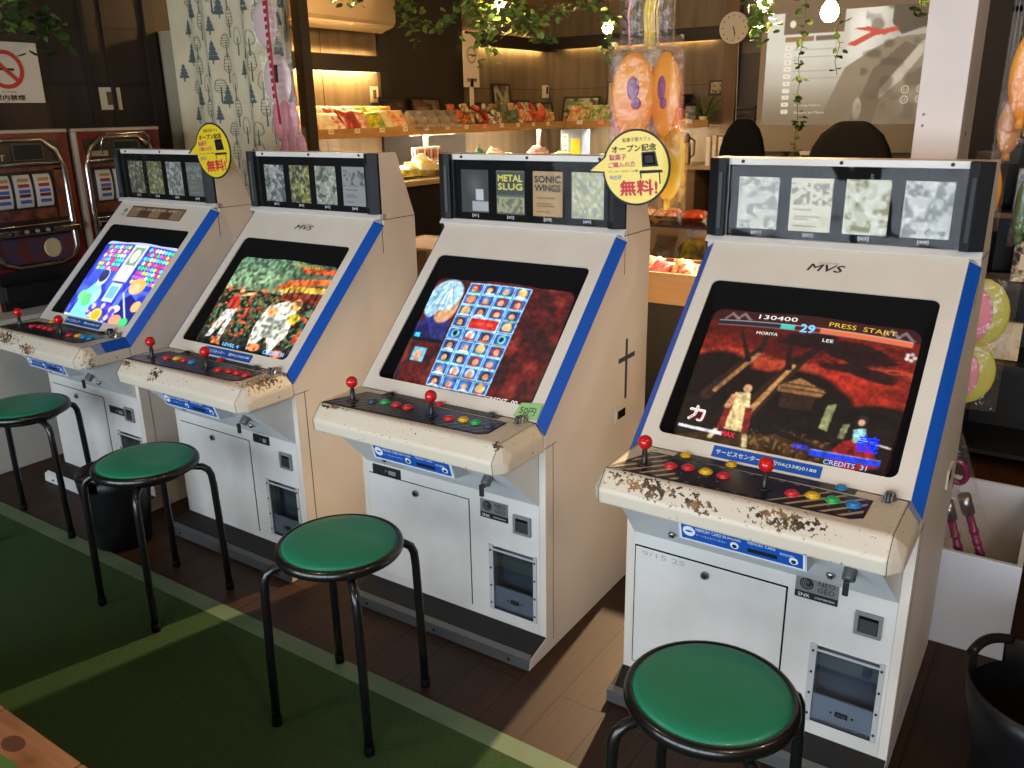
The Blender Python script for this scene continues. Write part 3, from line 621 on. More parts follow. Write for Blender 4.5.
    b.slab([mp(-.131, .004), mp(.156, .004), mp(.156, .060), mp(-.131, .060)], .0006, LWHITE); b.slab([mp(-.127, .007) + nn * .0004, mp(.152, .007) + nn * .0004, mp(.152, .057) + nn * .0004, mp(-.127, .057) + nn * .0004], .0004, LBLUE)
    def mt(t, u, q, h, w): b.text(t, mp(u, q), ax, az, h, LWHITE, w=w, off=.0008)
    b.disc(mp(-.108, .032), ax, az, .015, .015, LWHITE, off=.0008); b.disc(mp(-.108, .032), ax, az, .009, .003, LBLUE, off=.0012)
    mt('MEMORY CARD IN', -.055, .042, .010, .072); mt('カードを入れてください', -.055, .026, .006, .072); mt('PHONES', .0, .042, .007, .03); mt('MEMORY CARD', .062, .044, .008, .062); mt('PHONES', .118, .036, .007, .03)
    b.slab([mp(.030, .016) + nn * .001, mp(.096, .016) + nn * .001, mp(.096, .027) + nn * .001, mp(.030, .027) + nn * .001], .0005, INK)
    for u in (.0, .132): b.disc(mp(u, .024), ax, az, .010, .010, LWHITE, off=.001); b.disc(mp(u, .022), ax, az, .0055, .0055, INK, off=.0016)
    b.build('memory_card_box', us)
    sl = Vector((0, -.172, .173)).normalized(); sn = Vector((1, 0, 0)).cross(sl)
    def up(u, t): return Vector((u, 0, .485)) + sl * t
    b = MB(STEEL)
    for u, t in ((-.198, .075), (.190, .092)):
        c = up(u, t); b.cyl(c, c + sn * .008, .010, n=14); b.cyl(c + sn * .008, c + sn * .012, .006, DARKM, n=12)
    b.build('panel_lock', us)
    c = up(.240, .168); b = MB(DULL); b.cyl(c, c + sn * .026, .0145, n=16); b.box(tuple(c + Vector((-.006, -.040, -.046))), tuple(c + Vector((.006, -.032, -.012))), DARKM); b.build('coin_chute', us, .001)
    # marquee
    b = MB(WHITE); F = .479
    b.box((-.328, F - .004, 1.408), (.328, F + .02, 1.4255)); b.prism([(F - .004, 1.213), (F + .02, 1.213), (F + .02, 1.1955), (MS[0] - .004, 1.1955), (MS[0] - .006, 1.199)], -HW, HW)
    for u in (-.258, 0, .258): b.cyl((u, F - .004, 1.417), (u, F - .007, 1.417), .0048, INK, n=10)
    mq = b.build('marquee', rt)
    b = MB(MATTE); b.box((-.297, F + .006, 1.213), (.297, F + .012, 1.408)); b.box((-.2975, F - .003, 1.213), (-.2945, F + .01, 1.408), STEEL)
    for k, u in enumerate((-.212, -.071, .071, .213)): b.text('[#%d]' % (k + 1), (u, F + .0045, 1.226), (1, 0, 0), (0, 0, 1), .011, LWHITE, w=.026)
    b.build('marquee_backing', mq)
    for k, (a, c_) in enumerate(((-.268, -.157), (-.125, -.016), (.016, .125), (.158, .270))):
        st_ = spec['cards'][k]; zt, zb = 1.376, 1.236
        o = colour_grid('marquee_card', lambda s, t, a=a, c_=c_: (a + (c_ - a) * s, F + .004, zt + (zb - zt) * t), pic_card(st_, spec['n'] * 10 + k), CARD, mq)
        if st_[3]:
            tm = MB(INK)
            for r_, w_ in enumerate(st_[3]): tm.text(w_, ((a + c_) / 2, F + .0035, 1.352 - .027 * r_), (1, 0, 0), (0, 0, 1), .020, mat('card_ink', (28, 38, 22), .6) if k == 2 else mat('card_gold', (214, 204, 96), .6), w=.094, bold=.06)
            tm.build('card_title', o)
    b = MB(PANE if spec['n'] == 4 else clear('marquee_pane_dim', gloss=.001, rough=.02, bump=.3, bs=5, fres=.035)); b.box((-.296, F - .0015, 1.2135), (.296, F - .0005, 1.4075)); b.build('marquee_glass', mq)
    for s in (-1, 1):
        b = MB(CAPM); M_ = Matrix.Diagonal((s, 1, 1, 1))
        b.prism([(.297, F + .01), (.297, F - .022), (.318, F - .028), (.350, F - .010), (.350, F + .0)], 1.2135, 1.4255, CAPM, M_ , axis='z')
        b.prism([(.303, F - .0225), (.305, F - .0275), (.316, F - .0305), (.318, F - .027)], 1.235, 1.39, mat('cap_ridge', (34, 37, 42), .5), M_, axis='z')
        b.build('end_cap', mq, .0015)
    return rt

def C(a, b, style, txt=None): return (a, b, style, txt)
cabs = [
 dict(n=4, loc=(-.543, 1.852, 0), rz=.005, label='nearest arcade cabinet at the right, its tube showing a duel under a red sky', wear=[(-.20, -.205, .725, .17, .05, .035), (-.08, -.21, .715, .06, .03, .03), (.12, -.2, .72, .12, .05, .03)], pic=pic_fight_red,
      btn='rryrrygb', btn2='yy-b', sticker=(.150, .462), cards=[C((196, 200, 186), (128, 134, 126), 'blob'), C((214, 210, 186), (120, 116, 100), 'lines'), C((202, 206, 184), (128, 122, 80), 'blob'), C((186, 190, 184), (96, 104, 100), 'blob')]),
 dict(n=3, loc=(-1.493, 1.836, 0), rz=.0116, label='arcade cabinet showing a grid of small portraits, with a green price tag', wear=[(-.27, -.190, .737, .10, .018, .010), (.32, -.19, .735, .03, .03, .02)], pic=pic_roster,
      btn='dgrrrygd', btn2='k-rd', sticker=(.172, .432), slotplate=(-.245, .464, .058), green_tag=True, cards=[C((52, 54, 54), (100, 104, 104), 'photo'), C((84, 92, 78), (44, 62, 60), 'title', ['METAL', 'SLUG']), C((176, 142, 92), (74, 66, 44), 'lines', ['SONIC', 'WINGS']), C((186, 184, 142), (150, 156, 140), 'blob')]),
 dict(n=2, loc=(-2.455, 1.806, 0), rz=-.0048, label='arcade cabinet with a temple-roof street scene and a badly chipped panel corner', wear=[(.31, -.10, .735, .09, .11, .04), (.24, -.02, .74, .12, .04, .03), (-.12, -.205, .72, .05, .05, .04), (-.3, -.2, .73, .1, .02, .02)], pic=pic_street,
      btn='ryrbrrrr', btn2='k-rd', slotplate=(.150, .466, .042), cards=[C((86, 92, 90), (176, 180, 174), 'blob'), C((62, 68, 44), (150, 146, 66), 'blob'), C((150, 156, 140), (70, 76, 66), 'blob'), C((148, 152, 150), (76, 80, 80), 'lines')]),
 dict(n=1, loc=(-3.38, 1.81, 0), rz=-.0079, label='farthest arcade cabinet at the left, showing a blue puzzle game', wear=[(-.22, -.215, .72, .17, .07, .045), (-.02, -.22, .69, .09, .03, .04), (.33, -.17, .68, .035, .05, .05)], pic=pic_puzzle,
      btn='rrrrrybb', btn2='y--k', slotplate=(.175, .405, .058), ret=(.262, .405), extra_knob=True, green_tag=False, cards=[C((72, 74, 60), (110, 106, 76), 'blob'), C((92, 92, 60), (134, 130, 80), 'blob'), C((104, 110, 102), (158, 164, 156), 'blob'), C((110, 112, 104), (150, 154, 144), 'lines')]),
]
for c in cabs: make_cabinet(c)

# ------------------------------------------------------------------ stools
GREEN = mat('vinyl_green', (30, 130, 96), .42, c2=(26, 122, 90), ns=3, bump=.03, bs=90, coat=.1)
RIM = mat('rim_black', (14, 14, 15), .28, coat=.3); TUBE = mat('tube_black', (15, 15, 17), .3, coat=.2)
def make_stool(loc, rz, label, hl=.145):
    r = thing('round_stool', label, 'stool', loc, rz, 'stools in front of the cabinets')
    b = MB(GREEN); b.lathe([(0, .520), (.06, .5195), (.11, .518), (.138, .515), (.149, .509), (.150, .501)], 48); b.build('seat', r)
    b = MB(RIM); b.lathe([(.146, .505), (.151, .511), (.158, .510), (.163, .504), (.1645, .496), (.163, .488), (.157, .484), (0, .484)], 48); b.build('seat_rim', r)
    b = MB(TUBE); b.tube([(.122 * math.cos(a), .122 * math.sin(a), .474) for a in [2 * PI * i / 40 for i in range(40)]], .009, n=10, closed=True); b.build('support_ring', r)
    for k in range(4):
        a = PI / 4 + k * PI / 2; ca, sa = math.cos(a), math.sin(a); P = []
        for d, z in ((.09, .472), (.145, .472), (.170, .468), (.186, .456), (.194, .437), (.197, .40), (.202, .2), (hl * 1.4142, .024)): P.append((d * ca, d * sa, z))
        b = MB(TUBE); b.tube(P, .0115, n=12); lg = b.build('leg', r)
        b = MB(MATTE); b.cyl((P[-1][0], P[-1][1], .035), (P[-1][0], P[-1][1], .0075), .0135, n=12); b.build('rubber_foot', lg)
    return r
make_stool((-.448, 1.31, 0), .05, 'nearest round green stool, in front of the right-hand cabinet')
make_stool((-1.467, 1.354, 0), .18, 'round green stool in front of the cabinet with the grid of portraits')
make_stool((-2.392, 1.412, 0), .02, 'round green stool beside the black bin, in front of the chipped cabinet')
make_stool((-3.29, 1.485, 0), .72, 'farthest round green stool, cut by the left edge of the picture')

# ------------------------------------------------------------------ the room
FLOORM = None
def floor_mat():
    m, nt, out = nodes_of('dark_floorboards'); N = nt.nodes.new; L = nt.links.new
    p = N('ShaderNodeBsdfPrincipled'); p.inputs['Roughness'].default_value = .55; p.inputs['Specular IOR Level'].default_value = .3; L(p.outputs[0], out.inputs[0])
    tc = N('ShaderNodeTexCoord'); br = N('ShaderNodeTexBrick'); mr = N('ShaderNodeMapping'); mr.inputs['Rotation'].default_value = (0, 0, PI / 2); mr.inputs['Location'].default_value = (.3, .03, 0); L(tc.outputs['Object'], mr.inputs[0]); L(mr.outputs[0], br.inputs['Vector'])
    br.inputs['Scale'].default_value = 1; br.inputs['Brick Width'].default_value = 1.4; br.inputs['Row Height'].default_value = .14; br.inputs['Mortar Size'].default_value = .0025
    br.inputs['Color1'].default_value = rgb(62, 38, 19); br.inputs['Color2'].default_value = rgb(72, 43, 20); br.inputs['Mortar'].default_value = rgb(14, 10, 9)
    mp = N('ShaderNodeMapping'); mp.inputs['Scale'].default_value = (30, 2.2, 1); L(tc.outputs['Object'], mp.inputs[0])
    n = N('ShaderNodeTexNoise'); n.inputs['Scale'].default_value = 3; n.inputs['Detail'].default_value = 5; L(mp.outputs[0], n.inputs['Vector'])
    mx = N('ShaderNodeMix'); mx.data_type = 'RGBA'; mx.blend_type = 'MULTIPLY'; mx.inputs[0].default_value = .8; L(br.outputs[0], mx.inputs[6]); L(n.outputs[0], mx.inputs[7]); L(mx.outputs[2], p.inputs['Base Color'])
    b = N('ShaderNodeBump'); b.inputs['Strength'].default_value = .15; L(n.outputs[0], b.inputs['Height']); L(b.outputs[0], p.inputs['Normal']); return m
def panel_mat(name, c1, c2, rough=.6, ns=2.):
    return mat(name, c1, rough, c2=c2, ns=ns, nd=6, stretch=(7, 7, .7), thr=(.3, .7))
DWALL = panel_mat('dark_stained_panel', (40, 30, 24), (54, 42, 34)); LWALL = panel_mat('veneer_panel', (120, 106, 84), (92, 80, 60)); DARKW = panel_mat('black_stained_panel', (28, 23, 20), (36, 30, 26)); BEAMM = mat('beam_dark', (34, 26, 20), .6)
CEILM = mat('ceiling_board', (150, 132, 104), .8, c2=(138, 120, 94), ns=2); OUTW = mat('plain_wall', (120, 112, 102), .8)
ZC = 2.5
b = MB(floor_mat()); b.box((-4.6, -2.4, -.05), (3.2, 7.5, 0)); struct('floor', b)
b = MB(CEILM); b.box((-4.7, -2.4, ZC), (3.3, 7.6, ZC + .06)); struct('ceiling', b)
b = MB(DWALL); b.box((-4.7, -2.4, 0), (-4.6, 3.2, ZC))
for y in (2.735, 2.86): b.box((-4.6, y, 0), (-4.585, y + .025, ZC), BEAMM)
for z in (1.735, 2.03, 1.0): b.box((-4.6, -2.4, z), (-4.592, 3.16, z + .012), BEAMM)
b.box((-4.6, 3.11, 0), (-4.57, 3.17, ZC), BEAMM)
b.box((-4.7, 3.2, 0), (-4.6, 3.95, ZC)); b.box((-4.7, 3.95, 0), (-4.6, 5.04, ZC), LWALL); b.box((-4.7, 5.04, 0), (-4.575, 6.08, ZC), DARKW); b.box((-4.7, 6.08, 0), (-4.6, 7.5, ZC), LWALL)
struct('wall_left', b)
b = MB(LWALL); b.box((-4.6, 7.5, 0), (-2.79, 7.6, ZC)); b.box((-2.67, 7.5, 0), (-.89, 7.6, ZC), mat('screen_wall', (110, 100, 86), .8)); b.box((-.89, 7.5, 0), (3.2, 7.6, ZC), DARKW); [b.box((-.89, 7.488, .1 + .12 * k), (3.2, 7.5, .13 + .12 * k), BEAMM) for k in range(19)]; struct('wall_back', b)
b = MB(OUTW); b.box((3.2, -2.4, 0), (3.3, 7.6, ZC)); struct('wall_right', b)
b = MB(OUTW); b.box((-4.7, -2.5, 0), (3.3, -2.4, .35)); b.box((-4.7, -2.5, 2.2), (3.3, -2.4, ZC))
for x in (-4.7, -3.1, -1.5, .1, 1.7, 3.15): b.box((x, -2.5, .35), (x + .15, -2.4, 2.2))
struct('wall_front', b)
b = MB(clear('shop_window_pane', gloss=.04, rough=.02))
b.box((-4.7, -2.46, .35), (3.3, -2.455, 2.2)); struct('window_1', b)
b = MB(BEAMM); b.box((-4.51, 3.95, 1.85), (-4.48, 5.04, 1.962)); b.box((-4.6, 3.95, 1.9), (-4.51, 3.96, 1.91)); b.box((-4.6, 5.0, 1.9), (-4.51, 5.04, 1.91)); struct('trim_1', b)
b = MB(BEAMM); b.box((-4.548, 6.08, 2.10), (-4.515, 7.5, 2.205)); struct('trim_2', b)
b = MB(BEAMM); b.box((-4.52, 7.415, 2.12), (-2.79, 7.448, 2.228)); struct('trim_3', b)
b = MB(mat('post_wood', (112, 84, 56), .6, c2=(96, 70, 46), ns=3, stretch=(6, 6, .6))); b.box((-2.79, 7.40, 0), (-2.67, 7.52, ZC)); struct('trim_4', b)
b = MB(BEAMM); b.box((-3.50, 3.22, 0), (-3.44, 3.28, ZC)); struct('trim_5', b)
b = MB(mat('seam_line', (64, 52, 38), .8)); b.box((-4.6, 6.1, 1.757), (-4.598, 7.5, 1.762)); b.box((-4.6, 7.498, 1.76), (-2.79, 7.5, 1.765)); b.box((-4.6, 4.47, 1.2), (-4.598, 4.475, ZC)); struct('trim_6', b)
# carpet with its taped edge
b = MB(mat('carpet_green', (60, 84, 50), .95, c2=(52, 73, 44), ns=140, nd=2, bump=.5, bs=420, spec=.1)); b.box((-4.55, -2.0, .0), (1.6, 1.425, .006)); b.box((-4.55, 1.425, .0), (1.6, 1.485, .0063), mat('carpet_tape', (92, 112, 82), .6, c2=(80, 102, 72), ns=9))
solo('carpet', b, 'dark green carpet with a pale taped edge in front of the cabinets', 'carpet')

# ------------------------------------------------------------------ white column, curtain, panel, boards
PILM = mat('column_white', (222, 212, 206), .5, c2=(212, 202, 195), ns=3)
b = MB(PILM); b.box((-.445, 2.70, 0), (-.326, 2.94, ZC))
for z in (1.53, 1.50): b.ringflat((-.425, 2.6995, z + .0), (1, 0, 0), (0, 0, 1), .002, .0045, DULL, n=12); b.disc((-.425, 2.6993, z), (1, 0, 0), (0, 0, 1), .0018, .0018, INK)
b.disc((-.3255, 2.80, 1.475), (0, 1, 0), (0, 0, 1), .010, .008, INK, off=.0005)
solo('white_column', b, 'white boxed column rising behind the nearest cabinet', 'column', bevel=.002)
def curt(x): return 3.15 + .020 * math.sin(x * 19) + .012 * math.sin(x * 41 + 1)
cur = thing('patterned_curtain', 'cream curtain printed with trees, hanging left of the pink packets', 'curtain', (0, 0, 0))
b = MB(mat('curtain_cream', (220, 208, 174), .9, c2=(210, 197, 162), ns=6)); n = 70; X0, X1 = -4.36, -3.42
vs = []; fs = []
for i in range(n + 1):
    x = X0 + (X1 - X0) * i / n
    vs += [(x, curt(x), .25), (x, curt(x), ZC - .03), (x, curt(x) + .004, .25), (x, curt(x) + .004, ZC - .03)]
for i in range(n): a = 4 * i; fs += [(a, a + 4, a + 5, a + 1), (a + 2, a + 3, a + 7, a + 6)]
b.add(vs, fs, None, True)
CT1 = mat('print_teal', (84, 102, 98), .9); CT2 = mat('print_grey', (112, 112, 96), .9)
def onc(x, z, o=.003): return (x, curt(x) - o, z)
def strip(pts, m, o=.003): b.add([onc(x, z, o) for x, z in pts], [tuple(range(len(pts)))], m)
def pine(x, z, w, h):
    for k in range(4):
        f0 = k / 4; f1 = (k + 1) / 4; w0 = w * (1 - f0 * .85); w1 = w * (1 - f1) * .8 + .002
        strip([(x - w0 / 2, z + h * f0), (x, z + h * f0 - .004), (x + w0 / 2, z + h * f0), (x + w1 / 2, z + h * f1 - .003), (x - w1 / 2, z + h * f1 - .003)], CT1)
    strip([(x - .003, z - .022), (x + .003, z - .022), (x + .003, z), (x - .003, z)], CT1)
def roundtree(x, z, w, h, st):
    k = 16; P = [(x + w / 2 * math.cos(2 * PI * i / k) * (1 if math.sin(2 * PI * i / k) < 0 else .8), z + h / 2 + h / 2 * math.sin(2 * PI * i / k)) for i in range(k)]
    for i in range(k):
        p, q = P[i], P[(i + 1) % k]; cx, cz = x, z + h / 2
        strip([p, q, (cx + (q[0] - cx) * .9, cz + (q[1] - cz) * .93), (cx + (p[0] - cx) * .9, cz + (p[1] - cz) * .93)], CT2)
    if st:
        for j in range(1, 6): zz = z + h * j / 6; ww = w * .42 * math.sin(PI * j / 6) ** .5; strip([(x - ww, zz), (x + ww, zz), (x + ww, zz + .0028), (x - ww, zz + .0028)], CT2)
    strip([(x - .004, z - .05), (x + .004, z - .05), (x + .003, z + h * .45), (x - .002, z + h * .45)], CT2 if not st else CT1)
row = 0; z = .4
while z < 2.4:
    for k in range(4):
        x = X0 + .10 + k * .235 + (.0 if row % 2 == 0 else .05)
        if x > X1 - .06: continue
        pine(x, z + .10, .062, .10); pine(x - .055 + .005 * k, z + .02, .045, .075); roundtree(x + .07, z + .03, .06, .10, True); roundtree(x + .115 if k < 3 else x + .02, z - .06, .05, .09, False); roundtree(x + .02, z - .07, .07, .075, True)
    z += .225; row += 1
b.keepn = False
b.build('curtain_cloth', cur)
b = MB(DULL); b.cyl((X0 - .1, 3.15, ZC - .02), (X1 + .02, 3.15, ZC - .02), .008); b.build('curtain_rail', cur)
b = MB(mat('board_cream', (176, 162, 136), .7, c2=(164, 150, 124), ns=3)); b.box((-4.59, 3.20, .0), (-4.20, 3.23, 2.03)); solo('cream_board', b, 'plain cream board upright between the dark panelling and the tree curtain', 'board', bevel=.003)

# ------------------------------------------------------------------ signs, switches, clock, air conditioner
PAPER = mat('paper', (222, 214, 200), .8); REDS = mat('sign_red', (196, 62, 50), .7)
Y, Z = (0, 1, 0), (0, 0, 1)
def lam(b, p0, p1, m): b.box(p0, p1, m)
b = MB(PAPER); XW = -4.585; b.box((-4.592, 2.13, 1.642), (XW, 2.48, 1.93))
c = (XW + .0008, 2.305, 1.80); b.ringflat(c, Y, Z, .072, .092, REDS, off=.001)
b.slab([(XW + .0022, 2.305 - .066, 1.80 + .050), (XW + .0022, 2.305 - .052, 1.80 + .064), (XW + .0022, 2.305 + .066, 1.80 - .050), (XW + .0022, 2.305 + .052, 1.80 - .064)], .0005, REDS)
b.box((XW, 2.25, 1.795), (XW + .0012, 2.35, 1.806), INK)
b.text('No smoking', (XW, 2.305, 1.694), Y, Z, .009, INK, off=.001, w=.07); b.text('室内禁煙', (XW, 2.305, 1.667), Y, Z, .026, INK, off=.001, w=.15, bold=.03); b.text('ご協力ください', (XW, 2.305, 1.649), Y, Z, .005, INK, off=.001, w=.06)
solo('no_smoking_sign', b, 'white no-smoking poster with a red ring on the dark left wall', 'sign')
def switch(y, z, h, w, x=-4.592, lab='', dark=(92, 74, 40)):
    b = MB(mat('switch_ivory', (214, 202, 180), .5)); b.box((x - .008, y - w / 2, z - h / 2), (x, y + w / 2, z + h / 2)); b.box((x, y - w * .2, z - h * .28), (x + .004, y + w * .2, z + h * .3), mat('rocker_brown', dark, .5))
    return solo('wall_switch', b, lab, 'switch', bevel=.0015)
switch(2.853, 1.664, .118, .124, lab='ivory wall switch plate on the dark panelling above the slot machines')
switch(4.985, 1.70, .115, .085, x=-4.592, lab='ivory wall switch beside the leaning photo frames', dark=(60, 56, 48))
b = MB(mat('paper2', (196, 186, 160), .8)); b.box((-4.592, 7.36, 1.685), (-4.55, 7.42, 1.80), mat('holder_white', (214, 208, 190), .5)); b.box((-4.55, 7.372, 1.72), (-4.548, 7.408, 1.785), INK); solo('wall_holder', b, 'small white holder on the wall just at the far corner', 'holder', bevel=.002)
# stand sign among the goods
t = thing('stand_sign', 'small no-smoking sign on a white post behind the sweets shelf', 'sign', (-4.42, 5.98, 1.47))
b = MB(mat('post_white', (206, 196, 176), .6)); b.box((-.006, -.022, 0), (.006, .022, .36)); b.box((-.06, -.06, -.0), (.06, .06, .008)); b.build('post', t)
b = MB(mat('post_white', (0, 0, 0))); b.box((-.004, -.105, .29), (.006, .105, .70)); c = (.0075, 0, .54); b.ringflat(c, Y, Z, .050, .066, mat('sign_faded', (150, 128, 104), .8), off=.0006); b.box((.006, -.04, .535), (.0078, .04, .545), INK)
b.text('室内禁煙', (.0066, 0, .345), Y, Z, .028, INK, off=.001, w=.13, bold=.03); b.build('sign_board', t)
t = thing('wall_clock', 'round white wall clock on the wooden post', 'clock', (-2.69, 7.33, 2.195))
b = MB(mat('clock_rim', (196, 190, 176), .4)); b.cyl((0, .035, 0), (0, -.0, 0), .125, n=40); b.build('clock_case', t, .004)
b = MB(mat('clock_face', (196, 188, 166), .6)); b.disc((0, -.0015, 0), (1, 0, 0), Z, .11, .11)
for k in range(12): a = k * PI / 6; b.poly2((0, -.002, 0), (math.cos(a), 0, math.sin(a)), (-math.sin(a), 0, math.cos(a)), [(.088, -.003), (.104, -.003), (.104, .003), (.088, .003)], INK, off=.0006)
b.build('clock_face', t)
for nm, a, l, w in (('hour_hand', -1.25, .055, .005), ('minute_hand', -1.35, .085, .0035)):
    b = MB(INK); b.poly2((0, -.004 if l < .06 else -.005, 0), (math.cos(a), 0, math.sin(a)), (-math.sin(a), 0, math.cos(a)), [(-.01, -w), (l, -w * .5), (l, w * .5), (-.01, w)]); b.build(nm, t)
b = MB(mat('cord_white', (180, 172, 156), .6)); b.tube([(-2.65, 7.36, 2.1), (-2.64, 7.36, 1.7), (-2.63, 7.36, 1.3), (-2.6, 7.36, .6), (-2.6, 7.36, .004)], .004, n=6); solo('power_cable', b, 'thin white cord hanging below the wall clock', 'cord')
t = thing('air_conditioner', 'cream wall-mounted air conditioner above the dark beam', 'air conditioner', (-4.6, 4.56, 2.13))
ACM = mat('ac_cream', (176, 156, 126), .5)
b = MB(ACM); prof = [(0, .02), (.0, .29), (.16, .30), (.20, .28), (.215, .20), (.21, .06), (.19, .03), (.14, .012)]
b.prism(prof, -.48, .48, None, None, axis='y'); b.build('ac_body', t, .008, 3)
b = MB(mat('ac_louvre_lit', (206, 190, 160), .35)); b.prism([(.05, .0), (.052, .008), (.188, .028), (.19, .02)], -.44, .44, None, None, axis='y'); b.prism([(.10, -.012), (.102, -.006), (.205, .036), (.208, .028)], -.44, .44, None, None, axis='y'); b.build('louvre', t)  # paler than the body: glow from below is put into the louvre colour
# strip lamps above and below the beams
LED = glow('led_warm', (255, 206, 128), 34)
LED2 = glow('led_bright', (255, 206, 134), 130); LED3 = glow('led_white', (255, 236, 206), 110)
def ledbar(p0, p1, lab, LED=LED):
    t = thing('strip_lamp', lab, 'lamp', tuple((a + b_) / 2 for a, b_ in zip(p0, p1)), 0, 'warm strip lamps along the beams')
    c = t.location; h = Vector([(b_ - a) / 2 for a, b_ in zip(p0, p1)])
    b = MB(DULL); b.box((-h.x - .004, -h.y, h.z), (h.x + .004, h.y, h.z + .008)); b.build('lamp_housing', t)
    b = MB(LED); b.box(tuple(-h), tuple(h)); b.build('light_tube', t)
ledbar((-4.558, 4.02, 1.853), (-4.546, 4.98, 1.863), 'warm strip lamp glowing under the left-hand beam', LED2)
ledbar((-4.558, 4.02, 1.948), (-4.546, 4.98, 1.957), 'warm strip lamp on top of the left-hand beam, below the air conditioner', LED2)
ledbar((-4.57, 6.15, 2.104), (-4.56, 7.35, 2.114), 'warm strip lamp under the beam left of the far corner')
ledbar((-4.57, 6.15, 2.188), (-4.56, 7.35, 2.198), 'warm strip lamp on top of the beam left of the far corner')
ledbar((-4.4, 7.478, 2.14), (-2.9, 7.488, 2.15), 'warm strip lamp under the beam on the far wall')
ledbar((-4.215, 3.4, 1.413), (-4.20, 6.95, 1.421), 'strip lamp under the upper sweets shelf by the left wall', LED3)
ledbar((-4.1, 7.135, 1.413), (-2.9, 7.15, 1.421), 'strip lamp under the upper shelf on the far wall', LED3)

# ------------------------------------------------------------------ hanging lamps and leafy garlands
def BULBM(k): return glow('bulb_warm_%d' % k, (255, 206, 140), k)
SOCK = mat('socket_black', (20, 18, 16), .5)
def pendant(x, y, z, lab, power=260):
    t = thing('pendant_lamp', lab, 'lamp', (x, y, z), 0, 'bare bulbs on cords')
    b = MB(BULBM(power)); b.lathe([(0, -.036), (.018, -.032), (.031, -.016), (.034, .002), (.028, .02), (.016, .038), (.013, .046)], 20); b.build('bulb', t)
    b = MB(SOCK); b.cyl((0, 0, .044), (0, 0, .095), .017, n=14); b.build('socket', t)
    b = MB(SOCK); b.cyl((0, 0, .095), (0, 0, ZC - z), .003, n=6); b.cyl((0, 0, ZC - z - .02), (0, 0, ZC - z), .03, n=14); b.build('cord', t)
pendant(-3.44, 5.0, 2.25, 'bare bulb on a cord above the dark-wrapped candy, among thick leaves')
pendant(-2.85, 5.4, 2.08, 'bare bulb on a cord just left of the big hanging toy bundle')
pendant(-1.40, 4.2, 2.03, 'bare bulb on a cord in leaves beside the wall clock', 500)
pendant(-.93, 3.55, 1.896, 'bare bulb on a cord in front of the projected picture', 240)
pendant(-3.85, 3.9, 2.235, 'bare bulb on a cord in front of the air conditioner')
LF = [mat('leaf_%d' % i, c, .55) for i, c in enumerate([(70, 104, 40), (52, 84, 34), (104, 134, 58), (40, 66, 30)])]
STEMM = mat('stem_green', (58, 66, 34), .7)
def leaf(b, p, L, rr_):
    d = Vector((rr_.uniform(-1, 1), rr_.uniform(-1, 1), rr_.uniform(-.9, .5))).normalized(); s_ = d.cross(Vector((rr_.uniform(-.4, .4), rr_.uniform(-.4, .4), 1))).normalized(); n_ = d.cross(s_)
    w = L * .42; p = Vector(p)
    vs = [p, p + d * L * .15 + s_ * w * .9 + n_ * L * .06, p + d * L * .55 + s_ * w + n_ * L * .12, p + d * L, p + d * L * .55 - s_ * w + n_ * L * .12, p + d * L * .15 - s_ * w * .9 + n_ * L * .06, p + d * L * .5]
    b.add(vs, [(0, 1, 2, 6), (6, 2, 3), (6, 3, 4), (0, 6, 4, 5)], LF[rr_.randint(4)])
def garland(name, lab, paths, n, L, spread, cat='garland', seed=1):
    rr_ = np.random.RandomState(seed); t = thing(name, lab, cat, tuple(paths[0][0])); o = Vector(paths[0][0])
    b = MB(STEMM); lv = MB(LF[0])
    tot = sum((Vector(a) - Vector(c)).length for P in paths for a, c in zip(P, P[1:]))
    for P in paths[:1]: b.tube([Vector(P[0]) - o, Vector((P[0][0], P[0][1], ZC)) - o], .0012, n=4)
    for P in paths:
        Q = []
        for a, c in zip(P, P[1:]):
            a, c = Vector(a), Vector(c); k = max(2, int((c - a).length / .06))
            Q += [a.lerp(c, i / k) - o + Vector((rr_.uniform(-.012, .012), rr_.uniform(-.012, .012), rr_.uniform(-.008, .008))) for i in range(k)]
        Q.append(Vector(P[-1]) - o); b.tube(Q, .0018, n=5)
        m = int(n * sum((Vector(a) - Vector(c)).length for a, c in zip(P, P[1:])) / tot)
        for _ in range(m):
            i = rr_.randint(len(Q) - 1); p = Q[i].lerp(Q[i + 1], rr_.rand()) + Vector((rr_.normal(0, spread), rr_.normal(0, spread), rr_.normal(-spread * .3, spread * .8))); p.z = min(p.z, ZC - .01 - o.z)
            leaf(lv, p, L * rr_.uniform(.6, 1.2), rr_)
    b.build('stem', t); lv.build('leaves', t)
garland('leaf_garland', 'leafy garland drooping before the dark wall left of the stand sign', [[(-4.3, 5.0, 2.42), (-4.25, 5.02, 2.16), (-4.15, 5.0, 2.05)], [(-4.3, 5.0, 2.40), (-4.1, 5.0, 2.20), (-3.95, 5.0, 2.13), (-3.8, 5.0, 2.24), (-3.7, 5.0, 2.34)]], 120, .055, .025, seed=2)
garland('leaf_garland', 'thick bright garland lit by the bulb above the dark candy', [[(-3.75, 5.0, 2.36), (-3.6, 5.0, 2.16), (-3.45, 5.0, 2.10), (-3.25, 5.02, 2.12), (-3.1, 5.05, 2.0)], [(-3.62, 5.0, 2.3), (-3.56, 5.0, 2.02), (-3.55, 5.0, 1.93)], [(-3.5, 4.95, 2.3), (-3.2, 5.0, 2.15), (-2.9, 5.1, 2.22), (-2.7, 5.2, 2.32)]], 330, .06, .045, seed=3)
garland('leaf_garland', 'small leafy bunch round the bulb left of the toy bundle', [[(-2.85, 5.38, 2.2), (-2.83, 5.36, 2.02), (-2.80, 5.38, 1.90)]], 70, .055, .03, seed=4)
